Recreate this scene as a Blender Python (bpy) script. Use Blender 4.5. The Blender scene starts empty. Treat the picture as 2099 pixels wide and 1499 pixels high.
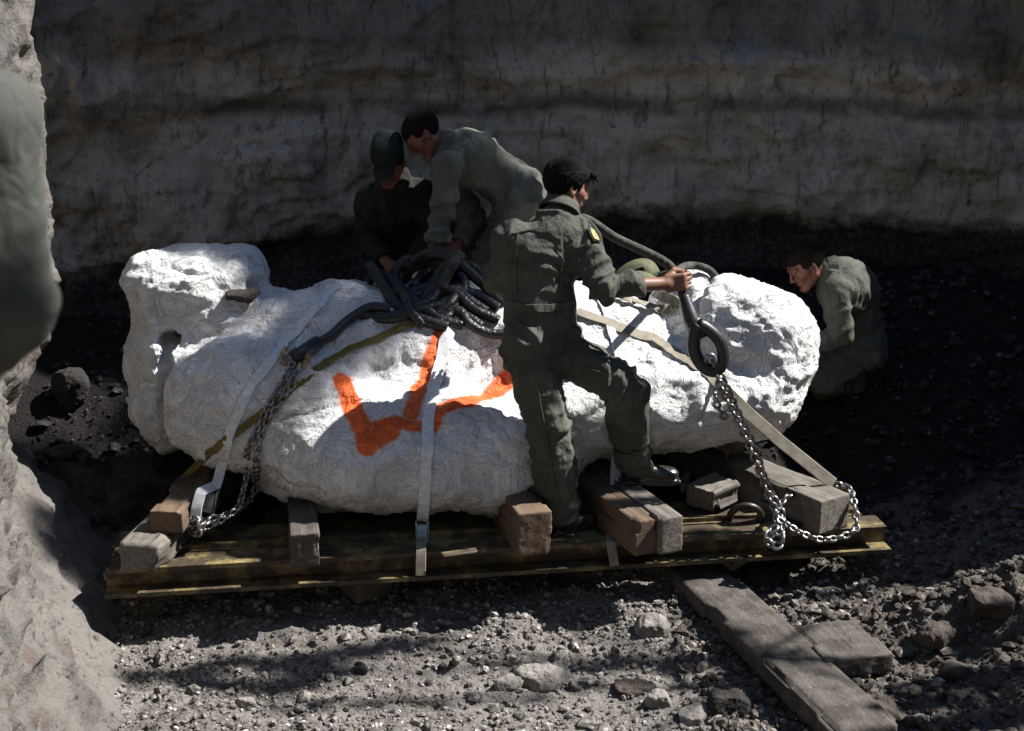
import bpy, math, random
import numpy as np
from mathutils import Vector, Matrix
from mathutils.bvhtree import BVHTree

# ---------------------------------------------------------------- camera, light, exposure
SC = bpy.context.scene
COL = SC.collection
R = math.radians
PITCH, FPX, CAMZ = R(16.0), 2915.0, 3.0
cam = bpy.data.objects.new('camera', bpy.data.cameras.new('camera'))
COL.objects.link(cam)
cam.location = (0, 0, CAMZ)
cam.rotation_euler = (R(90) - PITCH, 0, 0)
cam.data.sensor_width = 36.0
cam.data.lens = 36.0 * FPX / 2099.0
cam.data.clip_start, cam.data.clip_end = 0.05, 300
cam.data.dof.use_dof = True
cam.data.dof.focus_distance = 6.45
cam.data.dof.aperture_fstop = 4.0
SC.camera = cam

SUN = Vector((0.68, 0.13, 0.80)).normalized()
W = bpy.data.worlds.new('World'); SC.world = W; W.use_nodes = True
nt = W.node_tree; nt.nodes.clear()
sky = nt.nodes.new('ShaderNodeTexSky'); sky.sky_type = 'NISHITA'; sky.sun_disc = False
sky.ozone_density = 4.0; sky.dust_density = 0.3
sky.sun_elevation = math.asin(SUN.z)
sky.sun_rotation = math.atan2(SUN.x, SUN.y)
bg = nt.nodes.new('ShaderNodeBackground'); bg.inputs['Strength'].default_value = 0.05
wo = nt.nodes.new('ShaderNodeOutputWorld')
nt.links.new(sky.outputs[0], bg.inputs[0]); nt.links.new(bg.outputs[0], wo.inputs[0])
sl = bpy.data.lights.new('sun', 'SUN'); sl.energy = 5.0; sl.angle = R(0.5); sl.color = (1.0, 0.975, 0.93)
so = bpy.data.objects.new('sun', sl); COL.objects.link(so)
so.rotation_euler = SUN.to_track_quat('Z', 'Y').to_euler(); so.location = (8, 3, 10)
SC.view_settings.view_transform = 'Standard'; SC.view_settings.look = 'None'
SC.view_settings.exposure = 1.3; SC.view_settings.gamma = 1.0
SC.cycles.max_bounces = 5; SC.cycles.use_denoising = True

# ---------------------------------------------------------------- small maths helpers
A = lambda *a: np.array(a, dtype=float)
rng = np.random.default_rng(7)
CPI, SPI = math.cos(PITCH), math.sin(PITCH)
def ray(u, v):
    c, w = (u - 1049.5) / FPX, (749.5 - v) / FPX
    return A(c, CPI + w * SPI, -SPI + w * CPI)
def P(u, v, Y):                      # the point at distance Y seen towards (u, v)
    d = ray(u, v); return A(0, 0, CAMZ) + d * (Y / d[1])
def G(u, v, z):                      # the point at height z seen towards (u, v)
    d = ray(u, v); return A(0, 0, CAMZ) + d * ((z - CAMZ) / d[2])
def nrm(v): v = np.asarray(v, float); return v / (np.linalg.norm(v) + 1e-12)
def lerp(a, b, t): return np.asarray(a) * (1 - t) + np.asarray(b) * t
_T = rng.random((64, 64, 64)).astype(np.float32)
def vnoise(p, seed=0):
    p = np.asarray(p, np.float32) + seed * 17.37
    i = np.floor(p).astype(np.int32); f = p - i; f = f * f * (3 - 2 * f)
    x0, y0, z0 = i[..., 0] & 63, i[..., 1] & 63, i[..., 2] & 63
    x1, y1, z1 = (x0 + 1) & 63, (y0 + 1) & 63, (z0 + 1) & 63
    fx, fy, fz = f[..., 0], f[..., 1], f[..., 2]
    a = _T[x0, y0, z0] * (1 - fx) + _T[x1, y0, z0] * fx
    b = _T[x0, y1, z0] * (1 - fx) + _T[x1, y1, z0] * fx
    c = _T[x0, y0, z1] * (1 - fx) + _T[x1, y0, z1] * fx
    d = _T[x0, y1, z1] * (1 - fx) + _T[x1, y1, z1] * fx
    a = a * (1 - fy) + b * fy; c = c * (1 - fy) + d * fy
    return a * (1 - fz) + c * fz
def fbm(p, octv=4, seed=0, gain=0.5):
    p = np.asarray(p, np.float32); s = 0; a = 1; t = 0
    for k in range(octv):
        s = s + a * vnoise(p * (2.03 ** k), seed + k); t += a; a *= gain
    return s / t - 0.5
def ridg(p, octv=3, seed=0):
    p = np.asarray(p, np.float32); s = 0; a = 1; t = 0
    for k in range(octv):
        s = s + a * (1 - np.abs(2 * vnoise(p * (2.07 ** k), seed + k) - 1)) ** 2; t += a; a *= 0.5
    return s / t
def sstep(a, b, x): t = np.clip((x - a) / (b - a), 0, 1); return t * t * (3 - 2 * t)

# ---------------------------------------------------------------- meshes and tags
def mk(name, V, F, mat, parent=None, smooth=True):
    V = np.asarray(V, np.float32).reshape(-1, 3)
    me = bpy.data.meshes.new(name)
    if isinstance(F, np.ndarray):
        n, k = F.shape
        me.vertices.add(len(V)); me.vertices.foreach_set('co', V.ravel())
        me.loops.add(n * k); me.loops.foreach_set('vertex_index', F.astype(np.int32).ravel())
        me.polygons.add(n); me.polygons.foreach_set('loop_start', np.arange(0, n * k, k, dtype=np.int32))
        me.update(calc_edges=True)
    else:
        me.from_pydata(V.tolist(), [], F); me.update()
    me.polygons.foreach_set('use_smooth', np.full(len(me.polygons), smooth, bool))
    me.materials.append(mat)
    o = bpy.data.objects.new(name, me); COL.objects.link(o)
    if parent is not None: o.parent = parent
    return o
def tag(o, label=None, cat=None, group=None, kind=None):
    if label: o['label'] = label
    if cat: o['category'] = cat
    if group: o['group'] = group
    if kind: o['kind'] = kind
    return o
def empty(name, loc):
    o = bpy.data.objects.new(name, None); COL.objects.link(o); o.location = Vector(loc)
    o.empty_display_size = 0.1; return o
def under(root, o):                  # keep world shape while parented to an empty
    o.parent = root; o.matrix_parent_inverse = Matrix.Translation(-Vector(root.location)); return o
def cat_mesh(parts):
    Vs, Fs, n = [], [], 0
    for V, F in parts:
        Vs.append(V); Fs.append(np.asarray(F) + n); n += len(V)
    return np.concatenate(Vs), np.concatenate(Fs)
def vnormals(V, F):
    a = V[F[:, 2]] - V[F[:, 0]]; b = V[F[:, -1]] - V[F[:, 1]]
    n = np.cross(a, b); N = np.zeros_like(V)
    for k in range(F.shape[1]):
        for c in range(3): N[:, c] += np.bincount(F[:, k], n[:, c], len(V))
    return N / (np.linalg.norm(N, axis=1, keepdims=True) + 1e-12)

# ---------------------------------------------------------------- distance field -> mesh
class Field:
    def __init__(s, lo, hi, h):
        s.lo = np.array(lo, float); s.h = h
        s.n = np.ceil((np.array(hi) - s.lo) / h).astype(int) + 1
        s.d = np.full(s.n, 0.1, np.float32)
        s.ax = [s.lo[i] + h * np.arange(s.n[i]) for i in range(3)]
    def _reg(s, lo, hi):
        a = np.clip(np.floor((lo - s.lo) / s.h).astype(int), 0, s.n); b = np.clip(np.ceil((hi - s.lo) / s.h).astype(int) + 1, 0, s.n)
        if (b <= a).any(): return None, None
        sl_ = tuple(slice(a[i], b[i]) for i in range(3))
        g = np.stack(np.meshgrid(*[s.ax[i][sl_[i]] for i in range(3)], indexing='ij'), -1).astype(np.float32)
        return sl_, g
    def _mix(s, sl_, e, k, cut):
        d = s.d[sl_]
        if cut: d = -d
        if k <= 0: r = np.minimum(d, e) if not cut else np.minimum(d, e)
        if cut:
            # smooth max(d, -e)  ==  -smin(-d, e)
            h = np.clip(0.5 + 0.5 * (d - e) / max(k, 1e-5), 0, 1); r = -(d * (1 - h) + e * h - k * h * (1 - h))
        else:
            h = np.clip(0.5 + 0.5 * (d - e) / max(k, 1e-5), 0, 1); r = d * (1 - h) + e * h - k * h * (1 - h)
        s.d[sl_] = r
    def cap(s, a, b, ra, rb=None, k=0.02, cut=False):
        a, b = np.asarray(a, float), np.asarray(b, float); rb = ra if rb is None else rb
        m = max(ra, rb) + k + 3 * s.h
        sl_, g = s._reg(np.minimum(a, b) - m, np.maximum(a, b) + m)
        if sl_ is None: return s
        ab = b - a; L = ab @ ab + 1e-12
        t = np.clip(((g - a) @ ab) / L, 0, 1)
        e = np.linalg.norm(g - a - t[..., None] * ab, axis=-1) - (ra + (rb - ra) * t)
        s._mix(sl_, e.astype(np.float32), k, cut); return s
    def ell(s, c, r, rot=None, k=0.02, cut=False, p=2.0):
        c, r = np.asarray(c, float), np.asarray(r, float)
        m = r.max() * (1.0 if p == 2 else 1.3) + k + 3 * s.h
        sl_, g = s._reg(c - m, c + m)
        if sl_ is None: return s
        q = g - c
        if rot is not None: q = q @ np.asarray(rot)          # columns of rot are the local axes
        q = np.abs(q / r) + 1e-6
        kk = (q ** p).sum(-1) ** (1 / p)
        if p == 2:
            k2 = np.sqrt(((q / r) ** 2).sum(-1)); e = kk * (kk - 1) / k2
        else: e = (kk - 1) * r.min()
        s._mix(sl_, e.astype(np.float32), k, cut); return s
    def box(s, c, hsz, rad=0.0, rot=None, k=0.01, cut=False):
        c, hsz = np.asarray(c, float), np.asarray(hsz, float)
        m = np.linalg.norm(hsz) + k + 3 * s.h
        sl_, g = s._reg(c - m, c + m)
        if sl_ is None: return s
        q = g - c
        if rot is not None: q = q @ np.asarray(rot)
        q = np.abs(q) - (hsz - rad)
        e = np.linalg.norm(np.maximum(q, 0), axis=-1) + np.minimum(q.max(-1), 0) - rad
        s._mix(sl_, e.astype(np.float32), k, cut); return s
    def mesh(s):
        d = s.d.copy()
        for i in range(3):
            ix = [slice(None)] * 3
            for e in (0, -1): ix[i] = e; d[tuple(ix)] = np.maximum(d[tuple(ix)], 0.01)
        ins = d < 0
        c8 = [(i, j, k) for i in (0, 1) for j in (0, 1) for k in (0, 1)]
        nx, ny, nz = s.n - 1
        cnt = np.zeros((nx, ny, nz), np.uint8)
        for i, j, k in c8: cnt += ins[i:i + nx, j:j + ny, k:k + nz]
        idx = np.argwhere((cnt > 0) & (cnt < 8)); vid = np.full((nx, ny, nz), -1, np.int32)
        vid[tuple(idx.T)] = np.arange(len(idx))
        acc = np.zeros((len(idx), 3)); num = np.zeros(len(idx))
        for p0 in c8:
            for ax in range(3):
                if p0[ax]: continue
                p1 = list(p0); p1[ax] = 1
                a = d[tuple((idx + p0).T)]; b = d[tuple((idx + p1).T)]
                m = (a < 0) != (b < 0)
                t = np.where(m, a / np.where(m, a - b, 1), 0)
                q = np.tile(np.array(p0, float), (len(idx), 1)); q[:, ax] += t
                acc[m] += q[m]; num[m] += 1
        V = s.lo + (idx + acc / num[:, None]) * s.h
        Fs = []
        for ax in range(3):
            o1, o2 = [(1, 2), (2, 0), (0, 1)][ax]
            n0 = [slice(1, -1)] * 3; n0[ax] = slice(0, -1)
            n1 = list(n0); n1[ax] = slice(1, None)
            a, b = ins[tuple(n0)], ins[tuple(n1)]
            off = np.array([1, 1, 1]); off[ax] = 0
            e = np.argwhere(a != b); fl = a[tuple(e.T)]; e = e + off
            d1 = np.zeros(3, int); d1[o1] = 1; d2 = np.zeros(3, int); d2[o2] = 1
            q = np.stack([vid[tuple((e - d1 - d2).T)], vid[tuple((e - d2).T)], vid[tuple(e.T)], vid[tuple((e - d1).T)]], 1)
            q[~fl] = q[~fl][:, ::-1]; Fs.append(q)
        return V, np.concatenate(Fs)

# ---------------------------------------------------------------- curves
def crom(pts, step):
    p = np.asarray(pts, float)
    if len(p) == 2: n = max(2, int(np.linalg.norm(p[1] - p[0]) / step)); return lerp(p[0], p[1], np.linspace(0, 1, n + 1)[:, None])
    q = np.vstack([2 * p[0] - p[1], p, 2 * p[-1] - p[-2]]); out = []
    for i in range(1, len(q) - 2):
        n = max(4, int(np.linalg.norm(q[i + 1] - q[i]) / step * 1.5)); t = np.linspace(0, 1, n, endpoint=False)[:, None]
        a, b, c, d = q[i - 1], q[i], q[i + 1], q[i + 2]
        out.append(0.5 * (2 * b + (c - a) * t + (2 * a - 5 * b + 4 * c - d) * t ** 2 + (3 * b - a - 3 * c + d) * t ** 3))
    out = np.vstack(out + [p[-1:]])
    return resample(out, step)
def resample(p, step):
    s = np.r_[0, np.cumsum(np.linalg.norm(np.diff(p, axis=0), axis=1))]
    n = max(2, int(round(s[-1] / step))); t = np.linspace(0, s[-1], n + 1)
    return np.stack([np.interp(t, s, p[:, k]) for k in range(p.shape[1])], 1)
def frames(p):
    t = np.gradient(p, axis=0); t /= np.linalg.norm(t, axis=1, keepdims=True) + 1e-12
    u = np.zeros_like(p); a = A(0, 0, 1) if abs(t[0][2]) < 0.9 else A(1, 0, 0)
    u[0] = nrm(np.cross(t[0], a))
    for i in range(1, len(p)): u[i] = nrm(u[i - 1] - t[i] * (u[i - 1] @ t[i]))
    return t, u, np.cross(t, u)
def tube(pts, r, step=0.01, ring=12, braid=0.0, turns=40.0, flat=None):
    p = crom(pts, step); t, u, w = frames(p); n = len(p)
    s = np.linspace(0, 1, n); L = np.linalg.norm(np.diff(p, axis=0), axis=1).sum()
    rr = np.interp(s, np.linspace(0, 1, len(r)), r) if hasattr(r, '__len__') else np.full(n, float(r))
    th = np.linspace(0, 2 * np.pi, ring, endpoint=False)
    R2 = np.tile(rr[:, None], (1, ring))
    if braid:
        ph = s[:, None] * L * turns * 2 * np.pi
        R2 = R2 * (1 + braid * np.maximum(np.sin(ph + 2 * th[None]), np.sin(ph - 2 * th[None] + 1.5)))
    V = p[:, None] + (u[:, None] * np.cos(th)[None, :, None] + w[:, None] * np.sin(th)[None, :, None]) * R2[..., None]
    i = np.arange(n - 1)[:, None]; j = np.arange(ring)[None]; jj = (j + 1) % ring
    F = np.stack([i * ring + j, i * ring + jj, (i + 1) * ring + jj, (i + 1) * ring + j], -1).reshape(-1, 4)
    V = V.reshape(-1, 3); b = len(V)
    V = np.vstack([V, p[:1], p[-1:]]); e = (n - 1) * ring
    j = np.arange(ring); j1 = (j + 1) % ring
    F = np.vstack([F, np.stack([j1, j, np.full(ring, b), np.full(ring, b)], 1)[:, [0, 1, 2, 2]][:0],])
    caps = [np.stack([j1[k::2][:0], ], 1) for k in ()]
    c1 = np.stack([j[::2], np.full(ring // 2, b), (j[::2] + 2) % ring, (j[::2] + 1) % ring], 1)
    c2 = np.stack([e + j[::2], e + (j[::2] + 1) % ring, e + (j[::2] + 2) % ring, np.full(ring // 2, b + 1)], 1)
    return V, np.vstack([F, c1, c2])
def chain(pts, L=0.050, r=0.0078, wd=0.0155, seed=0, roll=0.0):
    p = crom(pts, L - 4.2 * r + 2 * r); t, u, w = frames(p); m, n = 14, 6
    a = np.linspace(0, 2 * np.pi, m, endpoint=False); b = np.linspace(0, 2 * np.pi, n, endpoint=False)
    hl, hw = L / 2 - r, wd
    st = np.maximum(hl - hw, 0)
    c = np.stack([np.cos(a) * hw + np.sign(np.cos(a)) * st, np.sin(a) * hw * 0.85], 1)
    d = np.stack([np.cos(a), np.sin(a)], 1)
    # local: x along chain, y across, z normal
    X = c[:, None, 0] + d[:, None, 0] * np.cos(b)[None] * r; Y = c[:, None, 1] + d[:, None, 1] * np.cos(b)[None] * r
    Z = np.tile(np.sin(b)[None] * r, (m, 1)); loc = np.stack([X, Y, Z], -1).reshape(-1, 3)
    i = np.arange(m)[:, None]; j = np.arange(n)[None]
    f = np.stack([i * n + j, ((i + 1) % m) * n + j, ((i + 1) % m) * n + (j + 1) % n, i * n + (j + 1) % n], -1).reshape(-1, 4)
    parts = []; rg = random.Random(seed)
    for q in range(len(p)):
        an = roll + (q % 2) * math.pi / 2 + rg.uniform(-0.25, 0.25)
        y = u[q] * math.cos(an) + w[q] * math.sin(an); z = np.cross(t[q], y)
        parts.append((p[q] + loc @ np.stack([t[q], y, z]), f))
    return cat_mesh(parts)
def ribbon(p, N, wd, th=0.005, step=0.012, twist=None):
    q = resample(np.hstack([p, N]), step); p, N = q[:, :3], q[:, 3:]
    t = np.gradient(p, axis=0); t /= np.linalg.norm(t, axis=1, keepdims=True) + 1e-9
    s = np.cross(t, N); s /= np.linalg.norm(s, axis=1, keepdims=True) + 1e-9; N = np.cross(s, t)
    W2 = np.full((len(p), 1), wd / 2)
    cr = [p - s * W2, p - s * W2 * 0.9 + N * th, p + s * W2 * 0.9 + N * th, p + s * W2]
    V = np.stack(cr, 1).reshape(-1, 3); n = len(p)
    i = np.arange(n - 1)[:, None]; j = np.arange(4)[None]
    F = np.stack([i * 4 + j, i * 4 + (j + 1) % 4, (i + 1) * 4 + (j + 1) % 4, (i + 1) * 4 + j], -1).reshape(-1, 4)
    F = np.vstack([F, [[0, 3, 2, 1]], [[4 * n - 4, 4 * n - 3, 4 * n - 2, 4 * n - 1]]])
    return V, F
def bx(c, hs, rot=None):
    s = np.array([[i, j, k] for i in (-1, 1) for j in (-1, 1) for k in (-1, 1)], float) * np.asarray(hs)
    if rot is not None: s = s @ np.asarray(rot).T
    return s + np.asarray(c), np.array([[0, 1, 3, 2], [4, 6, 7, 5], [0, 4, 5, 1], [2, 3, 7, 6], [0, 2, 6, 4], [1, 5, 7, 3]])

# ---------------------------------------------------------------- materials
class NT:
    def __init__(s, name):
        s.m = bpy.data.materials.new(name); s.m.use_nodes = True; s.t = s.m.node_tree
        s.b = s.t.nodes['Principled BSDF']
    def n(s, typ, **kw):
        nd = s.t.nodes.new(typ)
        for k, v in kw.items(): setattr(nd, k, v)
        return nd
    def put(s, sock, v):
        if isinstance(v, bpy.types.NodeSocket): s.t.links.new(v, sock)
        elif v is not None: sock.default_value = v
    def obj(s): return s.n('ShaderNodeTexCoord').outputs['Object']
    def mapv(s, v, scale=(1, 1, 1), rot=(0, 0, 0), loc=(0, 0, 0)):
        m = s.n('ShaderNodeMapping'); s.put(m.inputs['Vector'], v); m.inputs['Scale'].default_value = scale
        m.inputs['Rotation'].default_value = rot; m.inputs['Location'].default_value = loc; return m.outputs[0]
    def noise(s, v, sc, det=4, rough=0.55, dist=0.0):
        m = s.n('ShaderNodeTexNoise'); s.put(m.inputs['Vector'], v); m.inputs['Scale'].default_value = sc
        m.inputs['Detail'].default_value = det; m.inputs['Roughness'].default_value = rough; m.inputs['Distortion'].default_value = dist
        return m.outputs[0]
    def rid(s, v, sc, det=4, dist=0.6, rough=0.55):
        m = s.n('ShaderNodeTexNoise', noise_type='RIDGED_MULTIFRACTAL'); s.put(m.inputs['Vector'], v); m.inputs['Scale'].default_value = sc
        m.inputs['Detail'].default_value = det; m.inputs['Distortion'].default_value = dist; m.inputs['Roughness'].default_value = rough; return m.outputs[0]
    def voro(s, v, sc, feat='F1', out=0, rnd=1.0):
        m = s.n('ShaderNodeTexVoronoi', feature=feat); s.put(m.inputs['Vector'], v); m.inputs['Scale'].default_value = sc
        m.inputs['Randomness'].default_value = rnd; return m.outputs[out]
    def ramp(s, f, a, b, lo=0.0, hi=1.0):
        m = s.n('ShaderNodeMapRange'); m.interpolation_type = 'SMOOTHSTEP'; s.put(m.inputs[0], f)
        for k, v in zip((1, 2, 3, 4), (a, b, lo, hi)): m.inputs[k].default_value = v
        return m.outputs[0]
    def ma(s, op, a, b=None, clamp=False):
        m = s.n('ShaderNodeMath', operation=op); m.use_clamp = clamp; s.put(m.inputs[0], a)
        if b is not None: s.put(m.inputs[1], b)
        return m.outputs[0]
    def vm(s, op, a, b=None, out=0):
        m = s.n('ShaderNodeVectorMath', operation=op); s.put(m.inputs[0], a)
        if b is not None: s.put(m.inputs[3 if op == 'SCALE' else 1], b)
        return m.outputs[out]
    def mix(s, f, a, b):
        m = s.n('ShaderNodeMix', data_type='RGBA'); s.put(m.inputs[0], f)
        for i, c in ((6, a), (7, b)): s.put(m.inputs[i], c if isinstance(c, bpy.types.NodeSocket) else (*c, 1))
        return m.outputs[2]
    def bump(s, h, st, dist=0.01, nrmin=None):
        m = s.n('ShaderNodeBump'); s.put(m.inputs['Height'], h); m.inputs['Strength'].default_value = st
        m.inputs['Distance'].default_value = dist
        if nrmin is not None: s.put(m.inputs['Normal'], nrmin)
        return m.outputs[0]
    def out(s, col=None, rough=None, nrm_=None, metal=None, spec=None):
        if col is not None: s.put(s.b.inputs['Base Color'], col if isinstance(col, bpy.types.NodeSocket) else (*col, 1))
        s.put(s.b.inputs['Roughness'], rough); s.put(s.b.inputs['Normal'], nrm_); s.put(s.b.inputs['Metallic'], metal)
        s.put(s.b.inputs['Specular IOR Level'], spec); return s.m
def plain(name, c1, c2=None, sc=12, rough=0.8, bsc=60, bst=0.4, bd=0.004, metal=None, spec=0.3, stretch=(1, 1, 1)):
    t = NT(name); v = t.mapv(t.obj(), stretch)
    f = t.ramp(t.noise(v, sc, 5, 0.6), 0.35, 0.65)
    return t.out(t.mix(f, c1, c2 or tuple(x * 0.6 for x in c1)), rough, t.bump(t.noise(v, bsc, 4, 0.6), bst, bd), metal, spec)

def m_wood(name, c1, c2, c3):
    t = NT(name); o = t.obj(); v = t.mapv(o, (1.2, 14, 14))
    g = t.noise(v, 4, 6, 0.6, 0.6); big = t.noise(o, 5, 4)
    col = t.mix(t.ramp(g, 0.35, 0.65), c1, c2); col = t.mix(t.ramp(big, 0.45, 0.75), col, c3)
    cr = t.ramp(t.noise(t.mapv(o, (1.5, 40, 40)), 3, 3), 0.30, 0.40)
    col = t.mix(cr, tuple(x * 0.25 for x in c1), col)
    return t.out(col, 0.85, t.bump(cr, 0.7, 0.004, t.bump(g, 0.6, 0.006)), spec=0.2)
M_WOODG = m_wood('weathered_wood', (0.11, 0.097, 0.082), (0.17, 0.155, 0.135), (0.06, 0.05, 0.042))
M_WOODO = m_wood('orange_wood', (0.15, 0.100, 0.066), (0.11, 0.078, 0.055), (0.07, 0.055, 0.043))
M_DIRTW = None
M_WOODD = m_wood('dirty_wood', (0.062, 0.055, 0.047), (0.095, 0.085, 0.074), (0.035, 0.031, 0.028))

def m_dirtw():
    t = NT('dirt_crusted_wood'); o = t.obj(); a = t.noise(o, 9, 6, 0.65); b = t.noise(o, 60, 6, 0.7); g = t.noise(t.mapv(o, (1.2, 14, 14)), 4, 5)
    col = t.mix(t.ramp(a, .4, .6), (0.060, 0.053, 0.046), (0.100, 0.090, 0.080)); col = t.mix(t.ramp(b, .62, .70), col, (0.22, 0.21, 0.19)); col = t.mix(t.ramp(b, .3, .4, 1, 0), col, (0.03, 0.026, 0.022))
    return t.out(col, 0.95, t.bump(b, 0.9, 0.010, t.bump(g, 0.4, 0.008, t.bump(a, .8, .02))), spec=.15)
M_DIRTW = m_dirtw()

def m_ground():
    t = NT('gravel_ground'); o = t.obj()
    a = t.noise(o, 3, 6, 0.6); b = t.noise(o, 40, 6, 0.7); c = t.voro(o, 55, out=0)
    col = t.mix(t.ramp(a, 0.35, 0.65), (0.095, 0.086, 0.077), (0.185, 0.169, 0.153))
    col = t.mix(t.ramp(b, 0.45, 0.7), col, (0.20, 0.19, 0.18))
    col = t.mix(t.ramp(b, 0.28, 0.42, 1, 0), col, (0.03, 0.027, 0.025))
    sx = t.n('ShaderNodeSeparateXYZ'); t.put(sx.inputs[0], o)
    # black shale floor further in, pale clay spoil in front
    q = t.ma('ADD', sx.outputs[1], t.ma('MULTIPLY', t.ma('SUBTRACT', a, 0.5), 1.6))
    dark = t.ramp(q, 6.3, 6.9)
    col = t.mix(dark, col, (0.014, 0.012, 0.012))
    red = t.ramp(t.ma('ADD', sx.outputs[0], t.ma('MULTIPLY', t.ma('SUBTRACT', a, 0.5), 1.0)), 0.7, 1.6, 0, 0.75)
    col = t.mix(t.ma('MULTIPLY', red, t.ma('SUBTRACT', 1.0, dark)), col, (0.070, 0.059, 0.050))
    n1 = t.bump(b, 0.9, 0.02); n2 = t.bump(t.ramp(c, 0.0, 0.6, 1, 0), 0.7, 0.008, n1)
    return t.out(col, 0.95, n2, spec=0.15)
M_GROUND = m_ground()
def m_bank():
    t = NT('pale_clay_bank'); o = t.obj()
    a = t.noise(o, 2.5, 6, 0.6); b = t.noise(o, 22, 7, 0.68)
    col = t.mix(t.ramp(a, 0.4, 0.65), (0.20, 0.185, 0.168), (0.135, 0.127, 0.118))
    col = t.mix(t.ramp(b, 0.30, 0.45, 1, 0), col, (0.045, 0.039, 0.034))
    red = t.ramp(t.noise(t.mapv(o, (1, 1, 1), loc=(3, 1, 2)), 3.2, 3), 0.58, 0.7)
    col = t.mix(red, col, (0.15, 0.122, 0.108))
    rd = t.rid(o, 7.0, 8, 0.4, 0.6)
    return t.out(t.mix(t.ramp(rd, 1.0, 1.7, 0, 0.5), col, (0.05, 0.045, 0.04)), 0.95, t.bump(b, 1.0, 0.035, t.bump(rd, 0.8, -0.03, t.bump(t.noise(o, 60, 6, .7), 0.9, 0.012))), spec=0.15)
M_BANK = m_bank()
def m_wall():
    t = NT('bedded_rock'); o = t.obj()
    sx = t.n('ShaderNodeSeparateXYZ'); t.put(sx.inputs[0], o)
    wob = t.ma('MULTIPLY', t.ma('SUBTRACT', t.noise(t.mapv(o, (1, 1, 0.4)), 1.1, 5, 0.6), 0.5), 0.22)
    z = t.ma('ADD', sx.outputs[2], wob); dip = t.ma('MULTIPLY', t.ma('MAXIMUM', t.ma('SUBTRACT', -0.8, sx.outputs[0]), 0.0), 0.16)
    bedc = t.n('ShaderNodeCombineXYZ'); t.put(bedc.inputs[2], z)
    bed = t.ma('ADD', t.ma('MULTIPLY', t.noise(bedc.outputs[0], 8, 3, 0.6), 0.45), t.ma('MULTIPLY', t.noise(t.mapv(o, (1, 1, 1.7)), 2.6, 7, 0.7, 0.5), 0.55))
    streak = t.noise(t.mapv(o, (4, 4, 0.9)), 4, 6, 0.7, 0.6)
    patch = t.noise(o, 2.2, 6, 0.6); fine = t.noise(o, 30, 6, 0.7)
    col = t.mix(t.ramp(bed, 0.36, 0.60), (0.23, 0.205, 0.17), (0.42, 0.385, 0.34))
    col = t.mix(t.ramp(patch, 0.42, 0.62, 0, 0.75), col, (0.52, 0.49, 0.455))
    col = t.mix(t.ramp(streak, 0.30, 0.48, 0.75, 0), col, (0.060, 0.052, 0.042))
    col = t.mix(t.ramp(patch, 0.30, 0.42, 0.6, 0), col, (0.085, 0.066, 0.038))
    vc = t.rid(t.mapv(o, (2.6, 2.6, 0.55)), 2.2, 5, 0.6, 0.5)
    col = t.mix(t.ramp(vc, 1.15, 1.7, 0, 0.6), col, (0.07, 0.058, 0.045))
    up = t.ramp(z, 2.30, 2.55, 0, 0.6)
    col = t.mix(up, col, (0.070, 0.060, 0.046))
    seam = t.ma('MULTIPLY', t.ramp(t.ma('ABSOLUTE', t.ma('SUBTRACT', z, 2.12)), 0.01, 0.09, 0.7, 0), t.ramp(patch, 0.40, 0.58))
    col = t.mix(seam, col, (0.040, 0.036, 0.030))
    col = t.mix(t.ramp(fine, 0.30, 0.45, 0.65, 0), col, (0.035, 0.030, 0.026))
    col = t.mix(t.ramp(fine, 0.68, 0.75, 0, 0.5), col, (0.3, 0.29, 0.28))
    zb = t.ma('ADD', t.ma('ADD', z, dip), t.ma('MULTIPLY', t.ma('SUBTRACT', t.noise(o, 5, 6, 0.7), 0.5), 0.30))
    shale = t.ramp(zb, 1.36, 1.50, 1, 0)
    col = t.mix(shale, col, t.mix(t.ramp(fine, 0.4, 0.7), (0.030, 0.025, 0.025), (0.085, 0.075, 0.072)))
    n1 = t.bump(t.noise(t.mapv(o, (2, 2, 1)), 9, 7, 0.68), 0.9, 0.05); n2 = t.bump(streak, 0.6, 0.03, n1)
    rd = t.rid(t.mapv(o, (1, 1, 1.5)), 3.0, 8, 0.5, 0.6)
    col = t.mix(t.ramp(rd, 0.95, 1.5, 0, 0.7), col, (0.07, 0.06, 0.05))  # crevice shade painted into the rock colour
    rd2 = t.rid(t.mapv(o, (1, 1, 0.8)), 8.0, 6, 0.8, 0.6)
    col = t.mix(t.ramp(rd2, 1.1, 1.7, 0, 0.6), col, (0.06, 0.052, 0.045)); n2 = t.bump(rd2, 0.8, -0.02, n2)  # finer crack shade, also put into the colour
    n2 = t.bump(rd, 0.9, -0.05, n2)
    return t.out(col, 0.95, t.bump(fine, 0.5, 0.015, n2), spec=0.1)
M_WALL = m_wall()

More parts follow.
